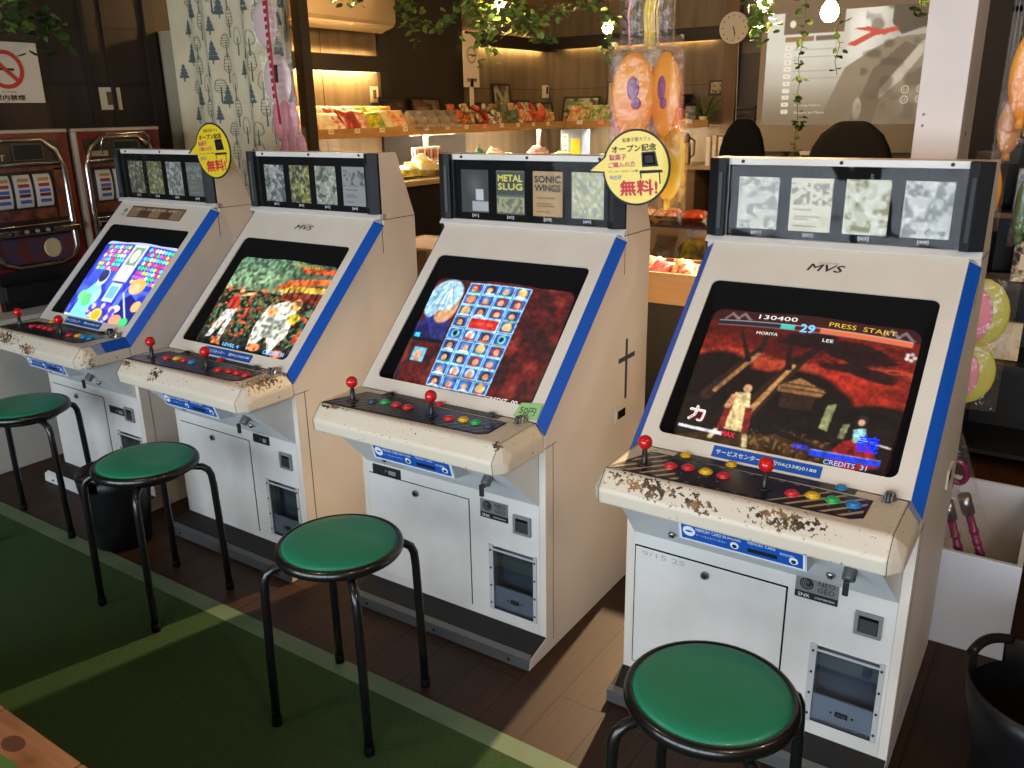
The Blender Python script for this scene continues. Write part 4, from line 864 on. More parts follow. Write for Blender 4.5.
garland('leaf_garland', 'leafy bunch round the bulb beside the wall clock', [[(-1.42, 4.15, 2.2), (-1.40, 4.13, 2.0), (-1.36, 4.13, 1.88)]], 80, .055, .035, seed=5)
garland('leaf_garland', 'leafy tuft at the top left, over the no-smoking poster', [[(-4.35, 2.22, 2.2), (-4.3, 2.25, 2.02), (-4.28, 2.3, 1.93)], [(-4.35, 2.3, 2.15), (-4.3, 2.42, 2.0), (-4.3, 2.45, 1.92)]], 90, .065, .04, seed=6)
garland('hanging_vine', 'long thin vine hanging in front of the projected picture', [[(-1.37, 4.75, 2.45), (-1.375, 4.75, 2.11), (-1.375, 4.75, 1.74), (-1.36, 4.75, 1.34), (-1.36, 4.75, 1.15)]], 80, .042, .014, 'vine', 7)
garland('hanging_vine', 'shorter vine hanging right of the bulb in front of the projected picture', [[(-1.19, 4.75, 2.45), (-1.20, 4.75, 2.05), (-1.18, 4.75, 1.71)]], 40, .040, .012, 'vine', 8)
garland('hanging_vine', 'leafy sprig at the top edge over the dark figure of the projected picture', [[(-.62, 3.6, 2.3), (-.63, 3.6, 2.0), (-.62, 3.6, 1.86)]], 30, .045, .014, 'vine', 9)
garland('leaf_garland', 'few leaves round the bulb in front of the air conditioner', [[(-3.95, 3.95, 2.36), (-3.83, 3.9, 2.22), (-3.72, 3.92, 2.2)]], 34, .05, .03, seed=10)

# ------------------------------------------------------------------ shop fittings
SHW = mat('shelf_pine', (176, 134, 78), .55, c2=(156, 116, 64), ns=3, stretch=(2, 2, 12)); CBLK = mat('counter_black', (20, 18, 18), .5); CTOP = mat('counter_top', (170, 150, 110), .5)
t = thing('display_shelf', 'long pine upper shelf for sweets along the left wall', 'shelf', (-4.38, 5.2, 1.43))
b = MB(SHW); b.box((-.215, -1.9, 0), (.205, 1.9, .012)); b.box((.19, -1.9, -.022), (.21, 1.9, .040)); b.build('shelf_board', t, .002)
for y in (-1.6, -.1, 1.5):
    b = MB(mat('leg_white', (190, 182, 166), .6)); b.box((.14, y, -.304), (.17, y + .03, 0)); b.build('shelf_upright', t)
t = thing('display_shelf', 'pine upper shelf for sweets along the far wall', 'shelf', (-3.48, 7.31, 1.43))
b = MB(SHW); b.box((-.70, -.19, 0), (.70, .18, .012)); b.box((-.70, -.21, -.022), (.70, -.19, .040)); b.box((-.72, -.215, -.0), (-.70, -.18, .075)); b.build('shelf_board', t, .002)
t = thing('shop_counter', 'black-fronted lower counter along the left wall under the sweets shelf', 'counter', (-4.2, 4.9, 0))
b = MB(CBLK); b.box((-.36, -1.3, .0), (.36, 1.97, 1.09)); b.build('counter_body', t, .004); b = MB(CTOP); b.box((-.365, -1.32, 1.09), (.40, 1.985, 1.125)); b.build('counter_top', t, .003)
t = thing('shop_counter', 'lower counter along the far wall, under the far sweets shelf', 'counter', (-3.35, 7.14, 0))
b = MB(mat('counter_wood', (104, 82, 60), .6)); b.box((-.44, -.33, 0), (.56, .34, 1.06)); b.build('counter_body', t, .004); b = MB(CTOP); b.box((-.44, -.35, 1.06), (.58, .35, 1.095)); b.build('counter_top', t, .003)

# goods: every packet, box and frame is a thing of its own
ORD = ['first', 'second', 'third', 'fourth', 'fifth', 'sixth', 'seventh', 'eighth', 'ninth', 'tenth', 'eleventh', 'twelfth', 'thirteenth', 'fourteenth', 'fifteenth', 'sixteenth', 'seventeenth', 'eighteenth', 'nineteenth', 'twentieth', 'twenty-first', 'twenty-second', 'twenty-third', 'twenty-fourth']
rg = np.random.RandomState(21)
GC_ = {'white': (232, 226, 210), 'pink': (222, 130, 140), 'red': (190, 48, 40), 'yellow': (228, 204, 48), 'green': (92, 150, 60), 'brown': (104, 64, 40), 'orange': (206, 104, 50), 'cream': (220, 200, 150), 'black': (32, 26, 24), 'lilac': (186, 140, 190), 'blue': (120, 150, 190), 'teal': (70, 130, 110), 'olive': (120, 122, 64)}
def gm(c, c2=None): return mat('wrap_%s_%s' % (c, c2), GC_[c], .3, c2=GC_[c2] if c2 else None, ns=30, thr=(.38, .62), coat=.3)
def pillow(w, d, h, m, n=8, seal=True):
    b = MB(m); vs = []; fs = []
    for sgn in (1, -1):
        base = len(vs)
        for j in range(n + 1):
            for i in range(n + 1):
                x, y = 2 * i / n - 1, 2 * j / n - 1; e = max(0, (1 - x ** 4) * (1 - y ** 6)) ** .6
                vs.append((x * w / 2, y * d / 2, sgn * (h / 2 * e * (1 + .25 * rg.uniform(-1, 1) * (e > .1)) + .0006)))
        for j in range(n):
            for i in range(n): a = base + j * (n + 1) + i; q = (a, a + 1, a + n + 2, a + n + 1); fs.append(q if sgn > 0 else q[::-1])
    b.add(vs, fs, None, True)
    return b
def packet(x, y, z, c, c2, w, h, th, rz, tilt, lab, grp, cat='sweets packet', name='sweets_packet'):
    b = pillow(w, h, th, gm(c, c2)); o = b.build(name); tag(o, lab, cat, grp)
    R_ = Matrix.Rotation(rz, 4, 'Z') @ Matrix.Rotation(tilt, 4, 'X'); zz = min((R_ @ v.co).z for v in o.data.vertices)
    o.matrix_world = Matrix.Translation((x, y, z - zz)) @ R_; return o
def carton(x, y, z, w, d, h, c, c2, rz, lab, grp, open_=False, name='sweets_box', cat='box'):
    b = MB(gm(c, c2))
    if open_:
        k = .003; b.box((-w / 2, -d / 2, 0), (w / 2, d / 2, k)); b.box((-w / 2, -d / 2, 0), (-w / 2 + k, d / 2, h)); b.box((w / 2 - k, -d / 2, 0), (w / 2, d / 2, h)); b.box((-w / 2, -d / 2, 0), (w / 2, -d / 2 + k, h * 1.0)); b.box((-w / 2, d / 2 - k, 0), (w / 2, d / 2, h * 1.5))
    else: b.box((-w / 2, -d / 2, 0), (w / 2, d / 2, h)); b.box((-w * .3, -d / 2 - .001, h * .3), (w * .3, -d / 2, h * .7), gm('white'))
    o = b.build(name, None, .001); tag(o, lab, cat, grp); o.location = (x, y, z); o.rotation_euler = (0, 0, rz); return o
ZS = 1.4425
seq = [('white', 'cream'), ('cream', 'white'), ('white', 'pink'), ('pink', 'white'), ('cream', 'red'), ('white', 'cream'), ('red', 'white'), ('brown', 'red'), ('white', 'orange'), ('yellow', 'green'), ('yellow', 'white'), ('orange', 'cream')]
y = 3.52
for i, (c, c2) in enumerate(seq):
    packet(-4.27 + .03 * (i % 2), y, ZS, c, c2, .15, .17, .05, PI / 2 + rg.uniform(-.4, .4), .75 + .3 * rg.rand(), '%s and %s sweets packet, %s from the curtain end of the upper shelf' % (c, c2, ORD[i]), 'sweets packets on the left upper shelf')
    packet(-4.40, y + .06, ZS, c2, c, .15, .19, .05, PI / 2 + rg.uniform(-.4, .4), 1.15, '%s and %s sweets packet in the back row, %s from the curtain end' % (c2, c, ORD[i]), 'back row packets on the left upper shelf')
    y += .118
for i in range(4):
    t = thing('clear_tub', '%s clear plastic tub from the left, tilted beside the dark-wrapped candy' % ORD[i], 'tub', (-4.26, 5.0 + .14 * i, ZS), PI / 2, 'clear tubs of sweets')
    b = MB(clear('tub_plastic', gloss=.12, rough=.1, haze=.22, hazecol=(220, 214, 200)))
    M_ = Tr((0, .02, .012), (.85, 0, 0), (1.1, 1.5, 1.5)); b.box((-.055, -.05, 0), (.055, .05, .002), None, M_); b.box((-.055, -.05, 0), (-.053, .05, .07), None, M_); b.box((.053, -.05, 0), (.055, .05, .07), None, M_); b.box((-.055, -.05, 0), (.055, -.048, .07), None, M_); b.box((-.055, .048, 0), (.055, .05, .07), None, M_); b.build('tub', t)
    b = MB(gm('brown', 'cream')); b.box((-.05, -.045, .003), (.05, .045, .035), None, M_); b.build('filling', t)
i = 0; cc = [('orange', 'brown'), ('brown', 'cream'), ('red', 'brown'), ('brown', 'white'), ('olive', 'brown'), ('teal', 'brown'), ('orange', 'cream'), ('red', 'orange'), ('orange', 'red'), ('red', 'cream')]
for k in range(10):
    c, c2 = cc[k]; yk = 5.58 + .145 * k
    carton(-4.235, yk, ZS, .115, .10, .032, 'black', None, PI / 2, 'low black bin of wrapped candy, %s along the upper shelf past the tubs' % ORD[k], 'candy bins on the upper shelf', True, 'candy_bin', 'bin')
    for q in range(7):
        packet(-4.235 + rg.uniform(-.03, .03) - (.05 if q > 4 else 0), yk + ((q % 5) - 2) * .026, ZS + .010 + .028 * (q % 3) + (.05 if q > 4 else 0), c, c2, .07, .085, .036, PI / 2 + rg.uniform(-1, 1), .4 + rg.rand() * .8, '%s and %s wrapped candy heaped in the %s low black bin' % (c, c2, ORD[k]), 'wrapped candy in the %s bin' % ORD[k], 'candy', 'wrapped_candy')
for i, (c, c2) in enumerate([('orange', 'cream'), ('cream', 'olive'), ('green', 'cream'), ('cream', 'green'), ('white', 'cream'), ('brown', 'cream'), ('cream', 'orange'), ('white', 'green'), ('pink', 'cream'), ('red', 'cream'), ('red', 'pink'), ('orange', 'white'), ('cream', 'white')]):
    xk = -4.12 + .112 * i
    if i > 7: break
    if -3.05 < xk < -2.9: c, c2 = 'red', 'pink'
    packet(xk, 7.18, ZS, c, c2, .11, .18, .07, rg.uniform(-.3, .3), 1.15, '%s and %s sweets bag on the far upper shelf, %s from the corner' % (c, c2, ORD[i]), 'sweets bags on the far upper shelf')
TAGW = mat('tag_white', (226, 218, 200), .7)
for i in range(14):
    b = MB(TAGW if i not in (9,) else mat('tag_pink', (226, 140, 150), .7)); b.box((-4.1705, 3.6 + .245 * i - .024, 1.438), (-4.167, 3.6 + .245 * i + .024, 1.468)); b.text('%d円' % [10, 20, 30, 10, 50, 20, 10, 30, 40, 10, 20, 10, 20, 30][i], (-4.167, 3.6 + .245 * i, 1.453), (0, 1, 0), (0, 0, 1), .014, INK)
    solo('price_tag', b, 'small white price tag on the left upper shelf edge, %s from the curtain' % ORD[i] if i != 9 else 'small pink price tag on the left upper shelf edge', 'price tag', 'price tags on the left shelf edge')
for i, x in enumerate((-4.02, -3.8, -3.1, -2.95)):
    b = MB(TAGW if i != 1 else mat('tag_pink', (226, 140, 150), .7)); b.box((x - .03, 7.097, 1.44), (x + .03, 7.1005, 1.475)); solo('price_tag', b, '%s price tag on the far upper shelf edge, %s from the corner' % ('pink' if i == 1 else 'white', ORD[i]), 'price tag', 'price tags on the far shelf edge')
# leaning photo frames
def frame(x, y, z, w, h, rz, tilt, seed, lab, base, sub):
    t = thing('photo_frame', lab, 'photo frame', (x, y, z), rz, 'framed photographs leaning on the shelves'); M_ = Tr((0, 0, .003), (tilt, 0, 0))
    b = MB(mat('frame_black', (22, 18, 16), .4)); k = .018
    b.box((-w / 2, 0, 0), (w / 2, .012, k), None, M_); b.box((-w / 2, 0, h - k), (w / 2, .012, h), None, M_); b.box((-w / 2, 0, k), (-w / 2 + k, .012, h - k), None, M_); b.box((w / 2 - k, 0, k), (w / 2, .012, h - k), None, M_); b.box((-w / 2 + k, .008, k), (w / 2 - k, .012, h - k), None, M_); b.build('frame', t)
    p = Pic(24, 20, base); n = p.noise(5, seed, 5); p.put(np.clip((n - .4) * 4, 0, 1), sub, .8); p.put(np.clip((p.noise(9, seed + 3, 9) - .6) * 6, 0, 1), (30, 30, 26), .8)
    o = colour_grid('photograph', lambda s, q: tuple(M_ @ Vector((-w / 2 + k + (w - 2 * k) * s, .005, h - k - (h - 2 * k) * q))), p.a, attr_mat('photo_print', rough=.3), t)
zf = ZS
frame(-4.50, 5.12, zf, .30, .24, PI / 2, -.18, 1, 'left of the two dark frames leaning on the dark wall section', (52, 44, 38), (110, 100, 84))
frame(-4.48, 5.50, zf, .36, .24, PI / 2, -.18, 2, 'right of the two dark frames, showing a brown picture', (96, 70, 44), (140, 130, 112))
frame(-4.52, 6.22, zf, .24, .20, PI / 2, -.15, 3, 'small grey photo frame just right of the stand sign', (86, 84, 74), (100, 98, 86))
frame(-4.52, 6.62, zf, .28, .36, PI / 2, -.12, 4, 'tall upright photo frame with a pale waterfall-like picture', (172, 168, 140), (84, 80, 64))
frame(-4.50, 6.92, zf, .28, .22, PI / 2, -.2, 5, 'photo frame with a bright white picture, left of the corner', (236, 230, 206), (190, 180, 150))
frame(-4.46, 7.18, zf, .26, .20, PI / 2 - .4, -.2, 6, 'photo frame with a dark leafy picture beside the corner', (66, 80, 62), (150, 156, 130))
frame(-4.20, 7.40, zf, .40, .25, 0, -.2, 7, 'photo frame with a green landscape right of the corner', (110, 128, 96), (190, 196, 170))
frame(-3.74, 7.42, zf, .38, .38, 0, -.1, 8, 'large photo frame with a white picture and a dark red shape', (220, 210, 180), (210, 198, 160))
b = MB(gm('red', 'brown')); b.ball((-3.62, 7.33, 1.72), .1, n=14, sc=(1.1, .3, .75)); b.cyl((-3.7, 7.33, 1.66), (-3.66, 7.33, 1.48), .006, gm('brown')); solo('red_fan', b, 'dark red round fan standing before the large white photo frame', 'fan')
frame(-2.86, 7.44, zf + .22, .13, .13, 0, -.05, 9, 'small cream picture high beside the wooden post', (170, 160, 130), (150, 140, 112))
# odds and ends at the right end of the far shelf
t = thing('dark_bowl', 'black bowl with a lid on the far shelf right of the toys', 'bowl', (-3.13, 7.3, ZS)); b = MB(BLACK); b.lathe([(0, .16), (.05, .16), (.10, .17), (.13, .235), (.125, .24), (0, .24)], 20); b.lathe([(.06, 0), (.05, .16)], 16); b.build('bowl', t)
for i in range(3):
    b = MB(gm('red', 'orange')); b.cyl((0, 0, 0), (0, 0, .10), .03, n=14); b.cyl((0, 0, .10), (0, 0, .125), .024, gm('cream'), n=14); o = b.build('sauce_jar'); tag(o, 'red glass jar with a cream lid, %s of the three on the far shelf' % ORD[i], 'jar', 'red jars on the far shelf'); o.location = (-3.24 + .07 * i, 7.20 - .0, ZS)
b = MB(clear('jar_glass', gloss=.15, haze=.15)); b.cyl((-2.99, 7.22, ZS), (-2.99, 7.22, ZS + .14), .045, n=16); b.cyl((-2.99, 7.22, ZS + .14), (-2.99, 7.22, ZS + .16), .045, DARKM, n=16); solo('glass_jar', b, 'clear lidded jar beside the potted plant on the far shelf', 'jar')
t = thing('potted_plant', 'small spiky plant in a pale pot next to the wooden post', 'plant', (-2.88, 7.24, ZS)); b = MB(gm('cream')); b.lathe([(.03, 0), (.04, .055), (.034, .055), (0, .045)], 14); b.build('pot', t); b = MB(LF[1])
for k in range(26):
    a = k * 2.4; e = .3 + .9 * ((k * 7) % 10) / 10; d = Vector((math.cos(a) * math.cos(e), math.sin(a) * math.cos(e), math.sin(e))); s_ = d.cross(Vector((0, 0, 1))).normalized(); p = Vector((0, 0, .05)); L_ = .12 + .08 * (k % 3); b.add([p - s_ * .004, p + s_ * .004, p + d * L_ * .6 + s_ * .008, p + d * L_ - Vector((0, 0, .03)), p + d * L_ * .6 - s_ * .008], [(0, 1, 2, 3, 4)], LF[k % 4])
b.build('spiky_leaves', t)
# lower counter goods
zc = 1.125
for i, (y_, c, c2, w_, h_) in enumerate([(3.75, 'white', 'cream', .16, .05), (3.95, 'cream', 'brown', .18, .04), (4.2, 'lilac', 'pink', .07, .09), (4.42, 'yellow', 'white', .2, .06), (4.62, 'yellow', 'olive', .22, .05), (4.8, 'white', 'yellow', .14, .12), (5.0, 'yellow', 'white', .2, .06), (5.7, 'white', 'cream', .12, .13), (5.95, 'white', 'cream', .12, .08), (6.35, 'white', 'pink', .22, .12), (6.65, 'cream', 'pink', .24, .04), (6.8, 'white', 'green', .16, .06)]):
    packet(-4.0, y_, zc, c, c2, w_, .16, h_, PI / 2 + rg.uniform(-.4, .4), .35, '%s and %s packet on the lower counter, %s from the curtain' % (c, c2, ORD[i]), 'packets on the lower counter')
for i in range(4):
    b = MB(mat('cup_white', (230, 220, 206), .5)); [b.box((.033 * math.cos(a) - .003, .033 * math.sin(a) - .003, .02), (.033 * math.cos(a) + .003, .033 * math.sin(a) + .003, .085), gm('red')) for a in [j * PI / 4 for j in range(8)]]; b.lathe([(.028, 0), (.035, .10), (.031, .10), (0, .09)], 14); o = b.build('paper_cup'); tag(o, 'white and red striped paper cup, %s of four on the lower counter' % ORD[i], 'cup', 'striped paper cups'); o.location = (-4.1, 4.85 + .075 * i, zc + .10)
b = MB(gm('cream')); b.box((-4.18, 4.80, zc), (-4.02, 5.14, zc + .10)); solo('cup_riser', b, 'cream block carrying the striped paper cups', 'box', bevel=.002)
t = thing('small_figurine', 'small brown figurine with a green cap on the lower counter beside a shelf upright', 'figurine', (-3.95, 5.42, zc)); b = MB(gm('brown', 'cream')); b.lathe([(.0, 0), (.04, .0), (.045, .05), (.03, .11), (0, .12)], 14); b.build('body', t); b = MB(gm('teal')); b.ball((0, 0, .14), .034, n=14); b.cyl((0, 0, .15), (0, .0, .20), .006); b.build('green_cap', t)
t = thing('snack_dispenser', 'tall blue and yellow snack box standing under the far shelf corner', 'box', (-4.02, 7.0, 1.06))
b = MB(mat('carton_blue', (150, 172, 204), .5)); b.box((-.11, -.06, 0), (.11, .10, .34)); b.box((-.0, -.062, .0), (.10, -.06, .26), gm('yellow')); b.box((-.09, -.062, .05), (-.03, -.06, .30), gm('white'))
for k, ch in enumerate('ガム飴菓'): b.text(ch, (-.06, -.063, .27 - .06 * k), (1, 0, 0), (0, 0, 1), .04, INK)
b.build('carton', t)
b = MB(CBLK); b.box((-4.15, 6.9, 0), (-3.84, 7.12, 1.06)); solo('corner_stand', b, 'dark stand in the corner carrying the blue and yellow snack box', 'stand')
for i, (x, c, c2, w_, h_) in enumerate([(-3.70, 'white', 'green', .16, .05), (-3.52, 'green', 'white', .10, .10), (-3.36, 'lilac', 'white', .08, .10), (-3.2, 'white', 'cream', .16, .08)]):
    packet(x, 6.95, 1.095, c, c2, w_, .14, h_, rg.uniform(-.3, .3), .5, '%s and %s packet on the far lower counter, %s from the corner' % (c, c2, ORD[i]), 'packets on the far lower counter')

# wooden cabinet with an urn on it
CW = mat('cabinet_wood', (122, 98, 72), .5, c2=(108, 86, 62), ns=3, stretch=(1, 1, 6))
t = thing('wooden_cabinet', 'plain brown wooden cabinet right of the toy bundle, carrying the steel urn', 'cabinet', (-2.50, 6.15, 0))
b = MB(CW); b.box((-.25, -.2, 0), (.09, .3, 1.14)); b.box((.09, -.2, 0), (.32, -.18, .70)); b.box((.09, .28, 0), (.32, .3, 1.14)); b.box((.30, -.2, 0), (.32, .3, 1.14)); b.box((.09, -.19, .78), (.31, .29, .80)); b.build('carcass', t, .003); b = MB(CTOP); b.box((-.27, -.22, 1.14), (.36, .32, 1.165)); b.build('cabinet_top', t)
t = thing('steel_urn', 'steel vacuum jug with a black top on the wooden cabinet', 'jug', (-2.57, 6.1, 1.165)); b = MB(STEEL); b.lathe([(0, 0), (.055, 0), (.055, .13), (.045, .16), (0, .16)], 20); b.build('flask', t); b = MB(BLACK); b.lathe([(.046, .155), (.05, .19), (.035, .225), (0, .23)], 16); b.tube([(.045, 0, .19), (.085, 0, .17), (.085, 0, .07), (.055, 0, .05)], .008, n=8); b.build('lid_and_handle', t)
for i in range(5): carton(-2.34 + .045 * i, 6.08, 1.165, .03, .16, .20 + .01 * (i % 2), ['white', 'cream', 'white', 'brown', 'cream'][i], None, .0, '%s upright booklet beside the steel jug, %s from it' % (['white', 'cream', 'white', 'brown', 'cream'][i], ORD[i]), 'booklets beside the jug', name='booklet', cat='booklet')
# low display case and snack drawer behind the gap between two cabinets
t = thing('glass_display_case', 'low dark glass case behind the gap left of the nearest cabinet', 'display case', (-1.68, 3.97, 0))
b = MB(CBLK); b.box((-.35, -.2, 0), (.35, .2, .84)); b.box((-.35, -.2, 1.02), (.35, .2, 1.03)); [b.box((x, yy, .84), (x + .012, yy + .012, 1.02)) for x in (-.35, .338) for yy in (-.2, .188)]; b.build('case_frame', t); b = MB(clear('case_glass', gloss=.06)); b.box((-.338, -.197, .84), (.338, -.194, 1.02)); b.box((-.345, -.195, 1.0302), (.345, .195, 1.032)); b.build('case_glass', t)
for i, (c, c2) in enumerate([('olive', 'yellow'), ('black', 'brown'), ('yellow', 'olive'), ('brown', 'black')]): packet(-1.90 + .15 * i, 3.97, .841, c, c2, .11, .13, .05, .1, .9, '%s and %s packet inside the low glass case, %s from the left' % (c, c2, ORD[i]), 'packets in the glass case')
for i, (c, c2) in enumerate([('red', 'cream'), ('cream', 'red'), ('red', 'orange'), ('brown', 'cream')]): packet(-1.88 + .14 * i, 3.97, 1.033, c, c2, .12, .12, .04, .2, .1, '%s and %s packet on top of the low glass case, %s from the left' % (c, c2, ORD[i]), 'packets on the glass case')
PLY = mat('pale_plywood', (196, 160, 114), .5, c2=(182, 146, 102), ns=3, stretch=(1, 1, 8))
t = thing('snack_crate', 'pale wooden box of red packets on a black stand between two cabinets', 'box', (-1.38, 3.36, 0))
b = MB(CBLK); b.box((-.26, -.13, 0), (.26, .18, .785)); b.build('stand', t); b = MB(PLY)
for p0, p1 in (((-.3, -.16, .785), (.3, .2, .797)), ((-.3, -.16, .797), (.3, -.145, .915)), ((-.3, .185, .797), (.3, .2, .915)), ((-.3, -.145, .797), (-.285, .185, .915)), ((.285, -.145, .797), (.3, .185, .915))): b.box(p0, p1)
b.build('wooden_tray', t, .002)
for i in range(8): packet(-1.61 + .065 * i, 3.30 + .07 * (i % 2), .80 + .05, 'red' if i % 3 else 'orange', ['cream', 'white', 'pink'][i % 3], .09, .14, .05, rg.uniform(-.5, .5), .5, 'red and pale packet in the wooden box, %s from the left' % ORD[i], 'red packets in the wooden box')
t = thing('pale_crate', 'open pale wooden crate low behind the gap between the middle cabinets', 'crate', (-3.0, 3.75, 0))
b = MB(PLY)
for z in (.0, .42, .84):
    b.box((-.3, -.2, z), (.3, .2, z + .015))
b.box((-.3, -.2, 0), (-.285, .2, .86)); b.box((.285, -.2, 0), (.3, .2, .86)); b.box((-.3, .185, 0), (.3, .2, .86)); b.box((-.285, -.2, .42), (.285, -.19, .52)); b.build('crate', t, .002)
for i in range(4): packet(-3.2 + .13 * i, 3.70, .435 + .08, 'orange' if i % 2 else 'cream', 'brown', .11, .15, .05, rg.uniform(-.5, .5), .6, '%s packet in the low crate, %s from the left' % ('orange' if i % 2 else 'cream', ORD[i]), 'packets in the low crate')

# gaming chairs
def game_chair(x, y, rz, lab, sc=1.):
    t = thing('gaming_chair', lab, 'chair', (x, y, 0), rz, 'black high-backed chairs'); FB = mat('chair_black', (7, 7, 7), .85, spec=.2); S = sc
    b = MB(FB); pts = []
    for i in range(17):
        q = i / 16; z = .50 + .995 * q; hw = [.20, .235, .26, .27, .265, .255, .245, .24, .235, .23, .225, .22, .212, .20, .18, .145, .07][i]; pts.append((hw, z))
    outl = [(h_ * S, z) for h_, z in pts] + [(-h_ * S, z) for h_, z in pts[::-1]]
    b.prism([(a, z) for a, z in outl], -.05, .05, None, Tr((0, .22, 0), (-.12, 0, 0)), axis='y'); bk = b.build('backrest', t, .03, 4)
    b = MB(FB); b.box((-.26, -.27, .44), (.26, .24, .54)); b.build('seat', t, .03, 4)
    b = MB(BLACK); b.cyl((0, 0, .12), (0, 0, .44), .03); b.build('gas_lift', t)
    b = MB(BLACK)
    for k in range(5): a = k * 2 * PI / 5; b.tube([(0, 0, .13), (.3 * math.cos(a), .3 * math.sin(a), .07)], .022, n=8)
    bs = b.build('star_base', t)
    for k in range(5): a = k * 2 * PI / 5; b = MB(BLACK); b.cyl((.3 * math.cos(a), .3 * math.sin(a) - .02, .03), (.3 * math.cos(a), .3 * math.sin(a) + .02, .03), .03, n=12); b.build('caster', bs)
    for s_ in (-1, 1): b = MB(BLACK); b.box((s_ * .30 - .03, -.15, .66), (s_ * .30 + .03, .12, .69)); b.box((s_ * .30 - .015, -.02, .48), (s_ * .30 + .015, .02, .66)); b.build('armrest', t, .006)
    return t
game_chair(-1.93, 5.45, 0.25, 'black high-backed chair left of the projected picture', .72)
game_chair(-1.0, 4.2, .1, 'black high-backed chair in front of the projected picture')
# projected picture on its board
t = thing('projection_board', 'beige board carrying the projected game menu', 'screen', (-1.65, 7.46, 0))
b = MB(mat('board_beige', (168, 156, 136), .8)); b.box((-.84, 0, 1.20), (.76, .035, 2.42)); b.build('board', t)
p = Pic(300, 170, (132, 122, 104)); n = p.noise(6, 4, 8)
p.put(np.clip(1.25 - p.x * .9, 0, 1) * np.clip(1.5 - p.y * 1.3, 0, 1), (214, 222, 216), .9); p.put(np.clip((p.x - .33) * 6, 0, 1) * np.clip((.66 - p.x) * 6, 0, 1) * np.clip(1.2 - p.y * 1.6, 0, 1), (246, 250, 246), .9)
p.poly([(.30, 1), (.42, .5), (.56, .34), (.66, .26), (.86, .24), (1, .34), (1, 1)], (142, 130, 110), .95); p.put(np.clip((n - .45) * 3, 0, 1) * (p.x > .36), (186, 180, 164), .5)
p.poly([(.46, 1), (.56, .52), (.70, .30), (.76, .34), (.62, .70), (.58, 1)], (112, 100, 84), .8); p.poly([(.78, .30), (.84, .28), (.70, .62), (.60, .78), (.60, .70)], (204, 198, 184), .85); p.poly([(.86, .1), (1, .06), (1, .5), (.92, .4), (.84, .3)], (190, 196, 190), .7); p.poly([(.63, .0), (.83, .0), (.80, .18), (.68, .24), (.63, .14)], (92, 82, 70), .9); p.ell(.5, .86, .02, .09, (214, 208, 190), .9)
p.put(np.clip((p.noise(13, 14, 16) - .55) * 5, 0, 1) * (p.x > .5), (96, 86, 72), .6); p.put(np.clip((p.y - .62) * 3, 0, 1), (116, 104, 86), .7)
p.poly([(.44, .17), (.52, .16), (.62, .21), (.60, .24), (.52, .20)], (196, 92, 76)); p.poly([(.42, .30), (.54, .20), (.66, .17), (.66, .21), (.55, .24), (.46, .32)], (196, 92, 76))
p.rect(.09, .0, .40, .19, (112, 96, 78), .95); p.ell(.135, .10, .015, .03, (230, 226, 210)); p.rect(.10, .21, .25, .25, (146, 116, 84)); p.rect(.26, .21, .37, .25, (118, 108, 92))
for k in range(10): p.rect(.105, .29 + .063 * k, .14, .325 + .063 * k, (238, 238, 226)); p.rect(.15, .325 + .063 * k, .40, .329 + .063 * k, (150, 142, 122), .7); p.rect(.115, .302 + .063 * k, .13, .313 + .063 * k, (170, 164, 148))
p.blur(1)
pm = attr_mat('projected_light', emit=.42, rough=.9)
po = colour_grid('projected_picture', lambda s, q: (-.79 + 1.53 * s, -.003, 2.285 - .868 * q), p.a, pm, t)
b = MB(mat('proj_white', (226, 224, 210), .9, emit=.25))
for k, (x_, z_, w_) in enumerate(((.32, 1.675, .11), (.43, 1.680, .11), (.32, 1.60, .09), (.43, 1.605, .12))):
    b.ringflat((x_, -.005, z_), (1, 0, 0), (0, 0, 1), .024, .030, n=20); b.text(['L1', 'R1', 'L2', 'R2'][k], (x_, -.005, z_), (1, 0, 0), (0, 0, 1), .02)
b.text('Change', (.56, -.005, 1.685), (1, 0, 0), (0, 0, 1), .036, w=.14); b.text('Select', (.56, -.005, 1.61), (1, 0, 0), (0, 0, 1), .036, w=.13); b.text('OK', (.54, -.005, 1.53), (1, 0, 0), (0, 0, 1), .03); b.ringflat((.47, -.005, 1.53), (1, 0, 0), (0, 0, 1), .014, .019, n=16)
b.text('Training Option', (-.42, -.005, 1.68 - .11), (1, 0, 0), (0, 0, 1), .02, w=.22); b.text('Return to Menu', (-.40, -.005, 1.515), (1, 0, 0), (0, 0, 1), .02, w=.24)
b.build('menu_text', po)
b = MB(mat('louvre_dark', (44, 38, 34), .5))
b.box((-2.66, 7.49, 0), (-2.50, 7.499, 2.0))
for k in range(31): b.box((-2.66, 7.44, .05 + .05 * k), (-2.50, 7.49, .08 + .05 * k), None)
solo('louvred_shutter', b, 'dark louvred shutter strip between the wooden post and the projection board', 'shutter')
b = MB(BLACK); b.cyl((-1.86, 6.25, 1.156), (-1.86, 6.25, 1.26), .035, n=14); solo('black_cup', b, 'small black cup on the table between the two black chairs', 'cup')
b = MB(TAGW); b.box((-1.76, 6.25, 1.156), (-1.62, 6.28, 1.26)); b.box((-1.745, 6.248, 1.22), (-1.635, 6.25, 1.235), INK); solo('menu_card', b, 'white card on the table beside the small black cup', 'card')
t = thing('bar_table', 'dark table behind the two black chairs', 'table', (-1.64, 6.5, 0)); b = MB(CBLK); b.box((-.45, -.42, 1.12), (.5, .2, 1.155)); b.build('table_top', t, .003)
for sx in (-.4, .42):
    for sy in (-.38, .15): b = MB(CBLK); b.box((sx, sy, 0), (sx + .04, sy + .04, 1.12)); b.build('leg', t)

